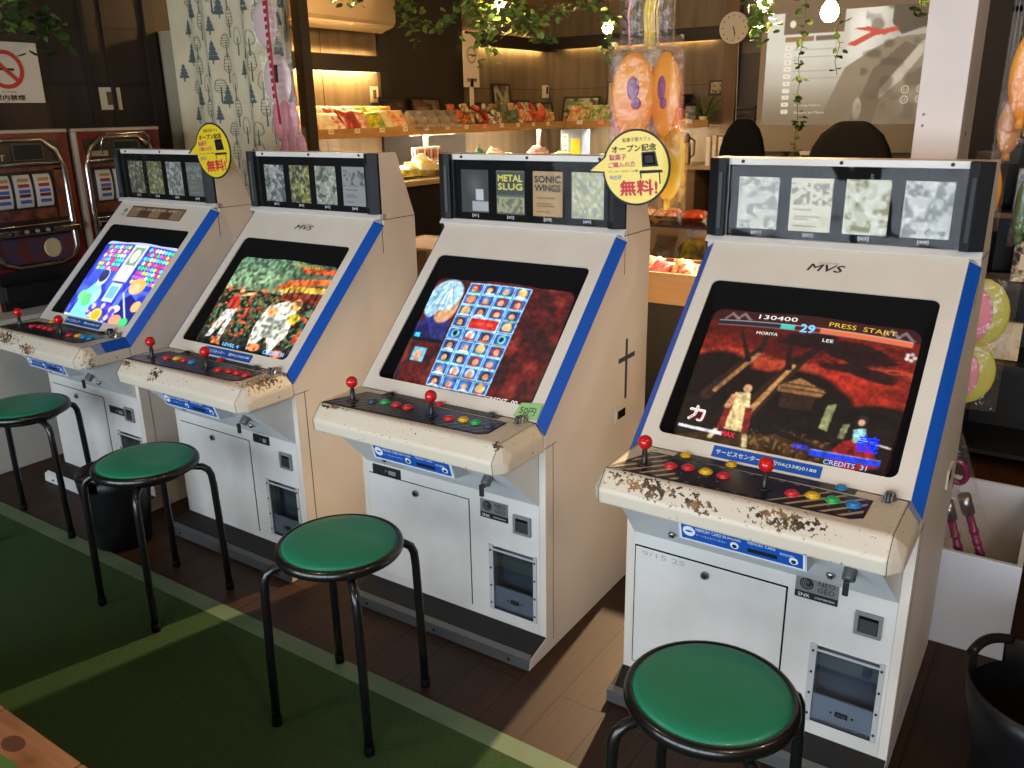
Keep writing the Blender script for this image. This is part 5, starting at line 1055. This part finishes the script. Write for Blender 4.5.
# ------------------------------------------------------------------ hanging toy packets
BAG = clear('toy_bag_film', gloss=.03, rough=.16, bump=.5, bs=30, haze=.02, hazecol=(240, 226, 210), fres=.12)
TOYO = mat('toy_orange', (244, 168, 44), .4, c2=(236, 136, 44), ns=5, coat=.1); TOYP = mat('toy_pink', (240, 132, 146), .35, coat=.3); TOYY = mat('toy_yellow', (246, 208, 60), .35, coat=.3); TOYV = mat('toy_violet', (142, 72, 122), .5); MAG = mat('toy_magenta', (124, 2, 66), .3, coat=.4)
def toy_pack(x, y, z, w, h, rz, m, lab, grp, deco=True, shape='oval'):
    t = thing('toy_packet', lab, 'toy packet', (x, y, z), rz, grp)
    b = MB(m); b.ball((0, 0, 0), 1, n=22, sc=(w * .42, .018, h * .42)); b.cyl((0, 0, -h * .40), (0, 0, -h * .52), .010, m, n=10)
    if deco: b.ball((0, -.017, .02), 1, TOYV, n=12, sc=(w * .12, .004, h * .12)); b.ball((w * .06, -.017, -h * .08), 1, TOYV, n=12, sc=(w * .10, .004, h * .06))
    b.build('paddle', t); b = MB(clear('cord_clear', gloss=.02, fres=.1, haze=.06)); b.cyl((0, 0, h * .4), (0, 0, ZC - z), .0012, n=5); b.build('hanging_string', t)
    f = pillow(w, h * 1.12, .055, BAG, 10); M_ = Matrix.Rotation(PI / 2, 4, 'X'); f.v = [tuple(M_ @ Vector(v)) for v in f.v]; f.build('clear_bag', t)
    return t
t = thing('toy_bundle_hanger', 'dark hook and cord holding the big orange toy bundle', 'hanger', (-1.255, 2.66, 1.79)); b = MB(mat('hook_black', (30, 24, 22), .4))
P = [(.010 * math.cos(a), 0, .012 + .012 * math.sin(a)) for a in [(-.5 + .25 * i) * PI for i in range(0)]]
b.tube([(.008, -.17, .052), (.0, -.17, .060), (-.010, -.17, .052), (-.008, -.17, .038), (.006, -.17, .022), (.010, -.17, .008), (.002, -.17, -.004), (-.008, -.17, .002)], .0022, n=6); b.build('s_hook', t); b = MB(clear('cord_clear', gloss=.02, fres=.1, haze=.06)); b.tube([(0, -.17, .06), (0, 0, ZC - 1.79)], .002, n=6); b.build('cord', t)
for i, (x, y, z, w, h, rz, m) in enumerate([(-1.275, 2.60, 1.60, .17, .31, .35, TOYO), (-1.175, 2.62, 1.60, .14, .31, -.3, TOYO), (-1.335, 2.70, 1.57, .15, .36, .9, TOYP), (-1.24, 2.72, 1.55, .17, .34, .1, TOYP), (-1.27, 2.62, 1.39, .18, .30, .2, TOYO), (-1.18, 2.68, 1.39, .15, .30, -.2, TOYY)]):
    toy_pack(x, y, z, w, h, rz, m, '%s toy packet in the big hanging bundle, %s' % (['orange', 'orange', 'pink', 'pink', 'orange', 'yellow'][i], ['upper left with a violet print', 'upper right with a violet print', 'showing at the left edge', 'showing in the middle behind', 'lower left', 'lower right'][i]), 'packets of the hanging toy bundle', i in (0, 1))
for i, (x, w) in enumerate(((-1.31, .09), (-1.25, .05), (-1.21, .08))):
    t = thing('toy_packet', ['clear empty-looking packet at the top left of the big bundle', 'yellow streamer packet in the middle top of the big bundle', 'clear packet at the top right of the big bundle'][i], 'toy packet', (x, 2.66, 1.90), 0, 'upper packets of the hanging toy bundle')
    f = pillow(w * 1.1, .34, .045, BAG, 10); f.v = [(v[0], -v[2], v[1]) for v in f.v]; f.build('clear_bag', t)
    b = MB([TOYP, TOYY, TOYY][i])
    for k in range(3 if i == 1 else 1): b.tube([(.012 * (k - 1), 0, .15), (.012 * (k - 1) + .01, 0, .05), (.012 * (k - 1) - .008, 0, -.05), (.012 * (k - 1), 0, -.15)], .007 if i == 1 else .003, n=6)
    b.build('streamer', t)
# pink strand of packets left
RT = mat('ribbon_red', (170, 40, 52), .5); PK = mat('packet_pink', (226, 150, 160), .5); PW = mat('packet_pinkwhite', (232, 206, 204), .5)
t = thing('red_ribbon', 'red printed ribbon hanging down over the pink packets at the curtain edge', 'ribbon', (-3.33, 2.93, 2.3)); b = MB(RT)
b.tube([(-.03, 0, .18), (-.02, 0, .0), (.01, -.02, -.2), (.03, -.04, -.4), (.035, -.04, -.62), (.06, -.05, -.78)], .006, n=6)
for k in range(24): b.box((-.02 + .05 * k / 24 - .012, -.014 - .0012 * k - .001, .12 - .034 * k), (-.02 + .05 * k / 24 + .012, -.010 - .0012 * k, .14 - .034 * k), RT)
b.build('ribbon', t)
for i, (x, z, w, h, m, lab) in enumerate([(-3.40, 1.98, .19, .25, PW, 'clear and pink packet at the top of the strand by the curtain'), (-3.35, 1.72, .22, .30, PW, 'large pale pink packet with a dark label halfway down the strand'), (-3.32, 1.53, .19, .22, PK, 'deep pink packet below the large pale one'), (-3.28, 1.385, .19, .22, PK, 'lowest pink packet of the strand, just above a cabinet')]):
    t = thing('pink_packet', lab, 'toy packet', (x, 2.96, z), 0, 'pink packets on the strand'); b = MB(m); b.ball((0, 0, 0), 1, n=20, sc=(w * .44, .012, h * .40)) if i < 2 else [b.ball(((q - 1) * w * .28, 0, (q % 2) * .02), 1, m, n=12, sc=(w * .2, .014, h * .42)) for q in range(3)]
    if i == 1: b.box((-.018, -.014, -.01), (.018, -.012, .07), INK)
    b.build('toy', t); q_ = MB(clear('cord_clear', gloss=.02, fres=.1, haze=.06)); q_.cyl((0, 0, h * .4), (0, 0, ZC - z), .0012, n=5); q_.build('hanging_string', t); f = pillow(w, h * 1.1, .045, BAG, 10); f.v = [(v[0], -v[2], v[1]) for v in f.v]; f.build('clear_bag', t)
# packets at the right edge
for i, (x, z, w, h, rz, m, m2, lab) in enumerate([(-.185, 1.62, .09, .24, .2, TOYO, TOYP, 'orange toy packet hanging at the upper right edge'), (-.205, 1.50, .07, .16, .5, mat('toy_amber', (196, 130, 76), .4), TOYY, 'amber-brown toy packet below the orange one at the right edge'), (-.235, 1.34, .08, .18, -.3, TOYO, TOYP, 'amber toy packet hanging lowest at the right edge'), (-.150, 1.30, .05, .18, .3, mat('toy_green', (84, 110, 62), .4), TOYP, 'green and red toy packet right of the amber one')]):
    toy_pack(x + .01, 2.5 + .02 * i, z, w, h, rz, m, lab, 'toy packets at the right edge', False)
for i, (z, h) in enumerate(((1.00, .20), (.83, .19))):
    t = thing('paddle_packet', ['upper pink and yellow paddle packet beside the nearest cabinet', 'lower pink and yellow paddle packet beside the nearest cabinet'][i], 'toy packet', (-.212 - .010 * i, 2.60, z + .005), .15, 'paddle packets beside the cabinet')
    b = MB(mat('paddle_yellow', (206, 196, 84), .4)); b.ball((0, 0, 0), 1, n=22, sc=(.082, .010, h * .5)); b.build('paddle', t); b = MB(clear('cord_clear', gloss=.02, fres=.1, haze=.06)); b.cyl((0, 0, h * .4), (0, 0, ZC - z - .005), .0012, n=5); b.build('hanging_string', t); b = MB(mat('paddle_pink', (240, 150, 170), .4)); b.ball((-.022, -.016, -.004), 1, n=22, sc=(.062, .012, h * .42)); b.build('pink_pad', t)
    f = pillow(.19, h * 1.15, .05, BAG, 10); f.v = [(v[0], -v[2], v[1]) for v in f.v]; f.build('clear_bag', t)
# white box with magenta wands
t = thing('white_crate', 'white open box on the floor right of the nearest cabinet, holding magenta toys', 'box', (0, 0, 0)); b = MB(mat('crate_white', (212, 216, 224), .5)); X0_, X1_, Y0_, Y1_ = -.62, .006, 2.53, 3.14
for p0, p1 in (((X0_, Y0_, 0), (X1_, Y0_ + .015, .31)), ((X0_, Y1_ - .015, 0), (X1_, Y1_, .31)), ((X0_, Y0_ + .015, 0), (X0_ + .015, Y1_ - .015, .31)), ((X1_ - .015, Y0_ + .015, 0), (X1_, Y1_ - .015, .31)), ((X0_ + .015, Y0_ + .015, 0), (X1_ - .015, Y1_ - .015, .012))): b.box(p0, p1)
b.build('box_walls', t, .002)
for i, (x, y, a, l) in enumerate(((-.075, 2.66, -.34, .55), (-.135, 2.63, -.31, .52), (-.195, 2.60, -.28, .40), (-.32, 2.78, -.2, .42))):
    t = thing('magenta_wand', ['magenta toy wand standing highest in the white box', 'second magenta toy wand leaning in the white box', 'pale magenta toy low at the cabinet side of the white box', 'magenta toy wand half hidden behind the cabinet'][i], 'toy', (x + .06, y, .02), 0, 'magenta wands in the white box')
    M_ = Tr((0, 0, .0), (.12, a, 0)); b = MB(MAG)
    b.cyl(tuple(M_ @ Vector((0, 0, 0))), tuple(M_ @ Vector((0, 0, l * .75))), .0135, n=14, r2=.011)
    for k in range(9): q = l * (.08 + .07 * k); b.ball(tuple(M_ @ Vector((0, 0, q))), .0150, MAG, n=10)
    b.build('wand_handle', t); b = MB(STEEL); b.cyl(tuple(M_ @ Vector((0, 0, l * .75))), tuple(M_ @ Vector((0, 0, l * .86))), .018, n=14); b.build('silver_collar', t)
    b = MB(MAG); k_ = [tuple(M_ @ Vector((.024 * math.cos(q), 0, l * 1.0 + .036 * math.sin(q)))) for q in [2 * PI * j / 20 for j in range(20)]]; b.tube(k_, .009, n=8, closed=True); b.build('wand_loop', t)
    f = pillow(.085, l * 1.2, .05, BAG, 10); f.v = [tuple(M_ @ Vector((v[0], -v[2], v[1] + l * .68))) for v in f.v]; f.build('clear_bag', t)
# baskets
def basket(x, y, r0, r1, h, rz, lab):
    t = thing('black_basket', lab, 'basket', (x, y, 0), rz, 'soft black tubs'); b = MB(mat('tub_black', (13, 14, 16), .38)); n = 48; vs = []; fs = []
    lv = [(r0, 0), (r0 + (r1 - r0) * .5, h * .5), (r1 - .004, h * .84), (r1, h)]
    for th in (0, -.006):
        for r, z in lv:
            for i in range(n):
                a = 2 * PI * i / n; e = abs(math.cos(a)) ** 14; zz = z + (.018 * e if z == h else 0); vs.append(((r + th) * math.cos(a), (r + th) * math.sin(a), zz + (.004 if th and z == 0 else 0)))
    def I(t_, l, i): return (t_ * 4 + l) * n + i % n
    for t_ in (0, 1):
        for l in range(3):
            for i in range(n):
                a = 2 * PI * (i + .5) / n
                if l == 2 and abs(math.cos(a)) > .955: continue
                fs.append((I(t_, l, i), I(t_, l, i + 1), I(t_, l + 1, i + 1), I(t_, l + 1, i)))
    for i in range(n): fs.append((I(0, 3, i), I(0, 3, i + 1), I(1, 3, i + 1), I(1, 3, i)))
    fs.append(tuple(I(0, 0, i) for i in range(n))); fs.append(tuple(I(1, 0, i) for i in range(n)))
    b.add(vs, fs, None, True); b.build('tub_wall', t)
    for s_ in (-1, 1):
        b = MB(mat('tub_black', (0, 0, 0))); P = [(s_ * (r1 + .001) * math.cos(a), (r1 + .001) * math.sin(a), h * .99 + .018 * math.cos(a) ** 14) for a in [-.36 + .072 * i for i in range(11)]]; b.tube(P, .012, n=8); b.build('handle', t)
basket(.118, 1.96, .13, .185, .32, 2.55, 'open black tub with a looped handle at the lower right corner')
basket(-2.90, 1.575, .10, .132, .30, 1.9, 'black waste bin behind the stool beside the farthest cabinet')
# wooden planter, lower left
t = thing('wooden_planter', 'rough wooden planter box at the lower left corner', 'planter', (-1.95, .392, .0066)); WPL = mat('planter_wood', (178, 124, 82), .6, c2=(150, 98, 62), ns=5, stretch=(1, 9, 9)); WK = mat('knot', (96, 58, 34), .7)
for k, (x0, x1) in enumerate(((-.7, -.02), (.0, .262), (.266, .545), (.55, .80))):
    b = MB(WPL); b.box((x0, .125, .372), (x1, .215, .40)); 
    if k == 2: b.disc(((x0 + x1) / 2 - .02, .17, .4003), (1, 0, 0), (0, 1, 0), .030, .018, WK)
    b.build('top_plank', t, .003)
b = MB(WPL); b.box((-.7, .17, 0), (.80, .195, .372)); b.box((-.7, -.33, 0), (.80, -.305, .372)); b.box((-.7, -.305, 0), (-.675, .17, .372)); b.box((.775, -.305, 0), (.80, .17, .372)); b.box((-.7, -.35, .372), (.80, -.29, .40)); b.build('planter_walls', t)
b = MB(mat('soil', (46, 34, 28), .9, bump=.5, bs=40)); b.box((-.675, -.305, .2), (.775, .17, .33)); b.build('soil', t)
b = MB(DARKM)
for k in range(16): b.tube([(-.6 + .085 * k, .10, .385), (-.6 + .085 * k, -.28, .385)], .0018, n=5)
for k in range(5): b.tube([(-.66, .08 - .085 * k, .387), (.76, .08 - .085 * k, .387)], .0018, n=5)
b.build('wire_grille', t)
for j in range(3):
    tt = thing('lettuce_plant', ['leafy green plant nearest the planter corner', 'leafy green plant in the middle of the planter', 'leafy green plant at the far left of the planter'][j], 'plant', (-1.44 - .3 * j, .42, .345)); b = MB(LF[2]); q = np.random.RandomState(j + 30)
    for k in range(30): leaf(b, (q.normal(0, .035), q.normal(0, .035), .04 + q.rand() * .04), .07, q)
    b.build('leaves', tt)
# ------------------------------------------------------------------ round speech-bubble signs stuck to two cabinets
YEL = mat('bubble_yellow', (238, 208, 40), .35, coat=.4); MGT = mat('bubble_magenta', (200, 50, 120), .5); CYB = mat('bubble_blue', (50, 110, 190), .5); BR = mat('bubble_red', (206, 40, 60), .5)
def bubble(x, y, z, r, lab, rx):
    t = thing('speech_bubble_sign', lab, 'sign', (x, y, z), 0, 'yellow bubble signs'); X = (1, 0, 0); Z_ = (0, 0, 1)
    n = 48; o = []; inn = []
    for i in range(n):
        a = PI + 2 * PI * i / n
        for L_, k in ((o, r), (inn, r - .006)):
            if i in (0, n - 1): continue
            L_.append((k * rx * math.cos(a), k * math.sin(a)))
    def tail(L_, e): return L_[: n // 2 * 0] + [(-r * rx * 1.50 + e * 2.2, -.012 + 0)] + L_
    A = tail(o, 0); Bp = tail(inn, .006)
    A = [A[0]] + A[1:]; Bp = [Bp[0]] + Bp[1:]
    b = MB(INK); b.prism(A, 0, .003, INK, None, axis='y'); b.add([(p[0], -.0006, p[1]) for p in Bp], [tuple(range(len(Bp)))], YEL)
    def T(s, u, q, h, m, w, bo=0, sk=0): b.text(s, (u, -.0008, q), (1, 0, .07), (-.07, 0, 1), h, m, w=w, bold=bo, off=.0006)
    k = r / .115
    T('駄菓子屋カフェ', .0 * k, .084 * k, .013 * k, INK, .095 * k); T('オープン記念', -.008 * k, .058 * k, .021 * k, INK, .150 * k, .03); T('駄菓子', -.062 * k, .030 * k, .018 * k, MGT, .058 * k, .02); T('ご購入の方', -.048 * k, .008 * k, .016 * k, MGT, .092 * k, .02); T('アーケードゲーム機', -.042 * k, -.012 * k, .008 * k, INK, .100 * k); T('今だけ', -.068 * k, -.032 * k, .014 * k, CYB, .042 * k, .02); T('無料!', .012 * k, -.060 * k, .046 * k, BR, .125 * k, .04)
    def cabp(pts, m): b.add([(p[0] * k, -.0010, p[1] * k) for p in pts], [tuple(range(len(pts)))], m)
    cabp([(.018, .046), (.064, .050), (.076, .006), (.022, .002)], INK); cabp([(.024, .041), (.058, .044), (.067, .012), (.027, .009)], YEL); b.add([(p[0] * k, -.0014, p[1] * k) for p in [(.029, .037), (.055, .040), (.062, .016), (.031, .013)]], [(0, 1, 2, 3)], INK)
    cabp([(.014, -.008), (.088, -.004), (.092, -.012), (.014, -.018)], INK); cabp([(.078, -.012), (.082, -.012), (.086, -.046), (.082, -.046)], INK); cabp([(.016, -.018), (.020, -.018), (.022, -.032), (.018, -.032)], INK)
    b.build('sign_face', t); return t
bubble(-1.096, 2.262, 1.398, .107, 'round yellow bubble sign on the cabinet with the grid of portraits', 1.0)
bubble(-2.935, 2.225, 1.428, .108, 'round yellow bubble sign on the farthest cabinet', 1.0)

# ------------------------------------------------------------------ slot machines on their stands
CHR = mat('chrome', (190, 184, 176), .16, 1.); SRED = mat('slot_red', (130, 26, 20), .35, c2=(96, 20, 18), ns=4, coat=.3)
def slot(y0, lab, art):
    t = thing('slot_machine', lab, 'slot machine', (-4.15, y0, .70), 0, 'slot machines by the dark wall'); W_ = .475
    # local: x forward (+X), y across, z up ; height .815
    b = MB(mat('slot_body', (120, 108, 92), .5)); b.box((-.34, 0, 0), (-.03, W_, .80)); b.build('cabinet_body', t, .004)
    b = MB(SRED); b.box((-.03, .0, .0), (-.004, W_, .815)); b.box((-.03, 0, .800), (.004, W_, .815), mat('slot_trim', (176, 164, 146), .4)); b.box((-.03, 0, 0), (.003, .02, .80), mat('slot_trim', (0, 0, 0))); d = b.build('door', t, .003)
    b = MB(CHR); a0 = [(.045, .16), (.045, .60), (.075, .70), (.14, .755), (.335, .755), (.40, .70), (.43, .60), (.43, .16), (.40, .10), (.34, .075), (.135, .075), (.075, .10)]
    b.tube([(.004, y, z) for y, z in a0], .014, n=10, closed=True); b.tube([(.004, .05, .625), (.012, .2, .632), (.012, .28, .632), (.004, .425, .625)], .010, n=8); b.tube([(.004, .05, .30), (.006, .24, .30), (.004, .425, .30)], .008, n=8); b.build('chrome_frame', t)
    b = MB(mat('slot_dark', (34, 26, 24), .3, coat=.5)); b.box((-.004, .05, .08), (.0, .425, .75)); b.build('face_panel', t)
    b = MB(mat('lcd_frame', (50, 52, 54), .3)); b.box((0, .20, .645), (.006, .345, .735)); b.box((.006, .208, .652), (.007, .337, .728), mat('lcd_dark', (34, 40, 40), .15)); b.build('display', t)
    b = MB(mat('slot_gold', (176, 160, 120), .4)); b.text('SLOT', (.001, .115, .665), (0, 1, 0), (0, 0, 1), .03, w=.10, bold=.03) if art else b.box((0, .07, .65), (.001, .17, .68)); b.build('top_badge', t)
    for k in range(3):
        yy = .085 + .095 * k; b = MB(mat('reel_white', (200, 198, 190), .35)); prof = [(0 + .018 * math.cos(a), .485 + .088 * math.sin(a)) for a in [-PI / 2 + PI * i / 10 for i in range(11)]]
        b.prism([(x, z) for x, z in prof], yy, yy + .075, None, None, axis='y')
        for q, (zz, c) in enumerate(((.43, (60, 88, 150)), (.462, (90, 40, 60)), (.485, (70, 96, 170)), (.515, (150, 60, 50)), (.545, (170, 140, 70)))): b.box((.0182 - abs(zz - .485) * .05, yy + .012, zz - .009), (.0195 - abs(zz - .485) * .05, yy + .063, zz + .009), mat('reel_mark_%d' % q, c, .4))
        b.build('reel', t)
    b = MB(mat('art_warm', (120, 60, 36), .4, c2=(60, 30, 26), ns=22, coat=.4)); b.box((0, .375, .33), (.003, .42, .60)); b.box((0, .06, .33), (.003, .36, .385)); b.box((0, .06, .59), (.003, .42, .61)); b.build('reel_surround', t)
    b = MB(CHR); b.prism([(.0, .245), (.055, .255), (.058, .285), (.0, .305)], .04, .435, None, Matrix(((0, 1, 0, 0), (1, 0, 0, 0), (0, 0, 1, 0), (0, 0, 0, 1))) if 0 else None, axis='y'); lg = b.build('button_ledge', t, .003)
    b = MB(INK); b.box((.056, .14, .262), (.060, .30, .290)); b.build('button_plate', lg)
    for k in range(3): b = MB(mat('stop_button', (150, 150, 160), .3)); b.cyl((.060, .17 + .05 * k, .276), (.068, .17 + .05 * k, .276), .010, n=12); b.build('stop_button', lg)
    b = MB(BLACK); b.cyl((.058, .085, .276), (.09, .085, .276), .005, n=8); b.ball((.095, .085, .276), .013, n=12); b.build('start_lever', lg)
    b = MB(mat('lower_art_%d' % art, (96, 44, 34), .3, c2=(50, 60, 96) if art else (120, 90, 60), ns=14, coat=.5)); b.box((0, .06, .095), (.003, .415, .235)); b.ball((.003, .31, .165), 1, mat('art_cream', (190, 176, 140), .4), n=14, sc=(.002, .045, .055)); b.build('lower_panel', t)
    for ch in list(t.children) + [g for c_ in t.children for g in c_.children]:
        if ch.name.split('.')[0] in ('chrome_frame', 'face_panel', 'display', 'top_badge', 'reel', 'reel_surround', 'button_ledge', 'button_plate', 'stop_button', 'start_lever', 'lower_panel'):
            for v in ch.data.vertices: v.co.z = .126 + .854 * v.co.z
    b = MB(BLACK); b.box((0, .02, .05), (.075, W_ - .02, .062)); b.box((.065, .02, .05), (.075, W_ - .02, .125)); b.box((0, .02, .05), (.075, .03, .125)); b.box((0, W_ - .03, .05), (.075, W_ - .02, .125)); b.box((-.004, .03, .0), (.012, W_ - .02, .18)); b.build('coin_tray', t, .003)
slot(1.845, 'left slot machine with three lit reels, on the pale stand', 1)
slot(2.345, 'right slot machine with a red top, partly hidden by the farthest cabinet', 0)
b = MB(CHR); b.tube([(-4.13, 2.47, 1.39), (-4.11, 2.47, 1.46), (-4.11, 2.50, 1.485), (-4.11, 2.70, 1.49), (-4.11, 2.73, 1.465), (-4.13, 2.73, 1.39)], .006, n=8)
solo('wire_stand', b, 'bent metal wire loop in front of the right slot machine', 'rack')
GST = mat('stand_grey', (200, 198, 192), .5); TAN = mat('stand_tan', (206, 182, 152), .5)
b = MB(GST); b.box((-4.55, 1.2, 0), (-3.98, 2.335, .70)); solo('machine_stand', b, 'pale grey box stand under the left slot machine', 'stand', bevel=.003)
b = MB(TAN); b.box((-4.55, 2.34, 0), (-3.98, 2.90, .70)); solo('machine_stand', b, 'tan box stand under the right slot machine', 'stand', bevel=.003)
# ------------------------------------------------------------------ dark rack at the right edge
t = thing('magazine_rack', 'dark shelving with magazines beyond the right edge of the nearest cabinet', 'rack', (.25, 4.3, 0))
b = MB(mat('rack_black', (24, 22, 20), .5))
for z in (.05, .45, .80, 1.10, 1.40, 1.9): b.box((-.62, -.2, z), (.7, .2, z + .02), mat('rack_board', (74, 54, 36), .5) if z in (1.10, 1.4) else None)
for x in (-.62, .66): b.box((x, -.2, 0), (x + .04, .2, 2.2))
b.box((-.62, .18, 0), (.7, .2, 2.2)); 
for k in range(12): b.box((-.58, .17, 1.45 + .055 * k), (.66, .18, 1.465 + .055 * k), mat('slat_grey', (52, 46, 42), .5))
b.build('rack_frame', t)
for i, (x, z, c, c2) in enumerate([(-.45, 1.125, 'white', 'blue'), (-.42, .825, 'white', 'black'), (-.46, 1.425, 'yellow', 'olive'), (-.28, 1.425, 'olive', 'brown'), (-.26, 1.125, 'brown', 'white'), (-.47, .475, 'white', 'cream')]):
    carton(.25 + x, 4.2, z, .13, .03, .17, c, c2, 0, '%s and %s magazine, %s of the dark rack' % (c, c2, ['on the middle board', 'on the board below the middle', 'on the upper board at the left', 'on the upper board at the right', 'right on the middle board', 'on the low board'][i]), 'magazines on the dark rack', name='magazine', cat='magazine')

# ------------------------------------------------------------------ daylight, camera
w = bpy.data.worlds.new('sky'); SC.world = w; w.use_nodes = True
bg = w.node_tree.nodes['Background']; bg.inputs[0].default_value = (.55, .70, 1.0, 1); bg.inputs[1].default_value = .5
def area(name, loc, target, sx, sy, power, col):
    l = bpy.data.lights.new(name, 'AREA'); l.shape = 'RECTANGLE'; l.size = sx; l.size_y = sy; l.energy = power; l.color = col
    o = bpy.data.objects.new(name, l); COL.objects.link(o); o.location = loc
    o.rotation_euler = (Vector(target) - Vector(loc)).to_track_quat('-Z', 'Y').to_euler(); return o
area('window_daylight', (-1.0, -2.9, 1.35), (-1.0, 2, .9), 7.0, 2.0, 240, (.80, .90, 1.0))
def fill_point(name, loc, power, col=(1.0, .74, .50), r=.07):
    l = bpy.data.lights.new(name, 'POINT'); l.energy = power; l.color = col; l.shadow_soft_size = r
    o = bpy.data.objects.new(name, l); COL.objects.link(o); o.location = loc
l = bpy.data.lights.new('added_floor_spot', 'SPOT'); l.energy = 640; l.color = (1.0, .70, .40); l.spot_size = math.radians(41); l.spot_blend = .7; l.shadow_soft_size = .025  # unseen spot added to throw the warm pool on the floor
o = bpy.data.objects.new('added_floor_spot', l); COL.objects.link(o); o.location = (-1.34, 4.60, 2.12); o.rotation_euler = (Vector((-1.22, 1.3, 0)) - Vector(o.location)).to_track_quat('-Z', 'Y').to_euler()
fill_point('unseen_warm_fill', (1.3, 1.6, 2.35), 16)  # unseen fill added to warm the right-hand cabinet sides
fill_point('unseen_warm_fill', (.9, .2, 2.35), 22)  # unseen fill added on the camera side for the bezels' warm tint
fill_point('unseen_warm_fill', (-1.8, .6, 2.38), 10)  # weak unseen fill added overhead to warm the fronts
f, pitch, roll, hh = 842.4269, .3117, -.0173, 1.5541
fw = Vector((0, math.cos(pitch), -math.sin(pitch))); up = Vector((0, math.sin(pitch), math.cos(pitch))); ri = Vector((1, 0, 0))
Rr = math.cos(roll) * ri + math.sin(roll) * up; Uu = -math.sin(roll) * ri + math.cos(roll) * up
Rz = Matrix.Rotation(.597, 3, 'Z'); Rr, Uu, fw = Rz @ Rr, Rz @ Uu, Rz @ fw
M3 = Matrix((Rr, Uu, -fw)).transposed().to_4x4(); M3.translation = Vector((0, 0, hh))
cd = bpy.data.cameras.new('camera'); cam = bpy.data.objects.new('camera', cd); COL.objects.link(cam); cam.matrix_world = M3
cd.sensor_width = 36; cd.lens = f * 36 / 1024; cd.clip_start = .05; SC.camera = cam
SC.view_settings.view_transform = 'Standard'; SC.view_settings.look = 'None'; SC.view_settings.gamma = 1; SC.view_settings.use_curve_mapping = False
SC.view_settings.exposure = .6
cy = SC.cycles; cy.use_denoising = True; cy.max_bounces = 8; cy.diffuse_bounces = 3; cy.glossy_bounces = 4; cy.transparent_max_bounces = 16; cy.sample_clamp_indirect = 4; cy.caustics_reflective = False; cy.caustics_refractive = False
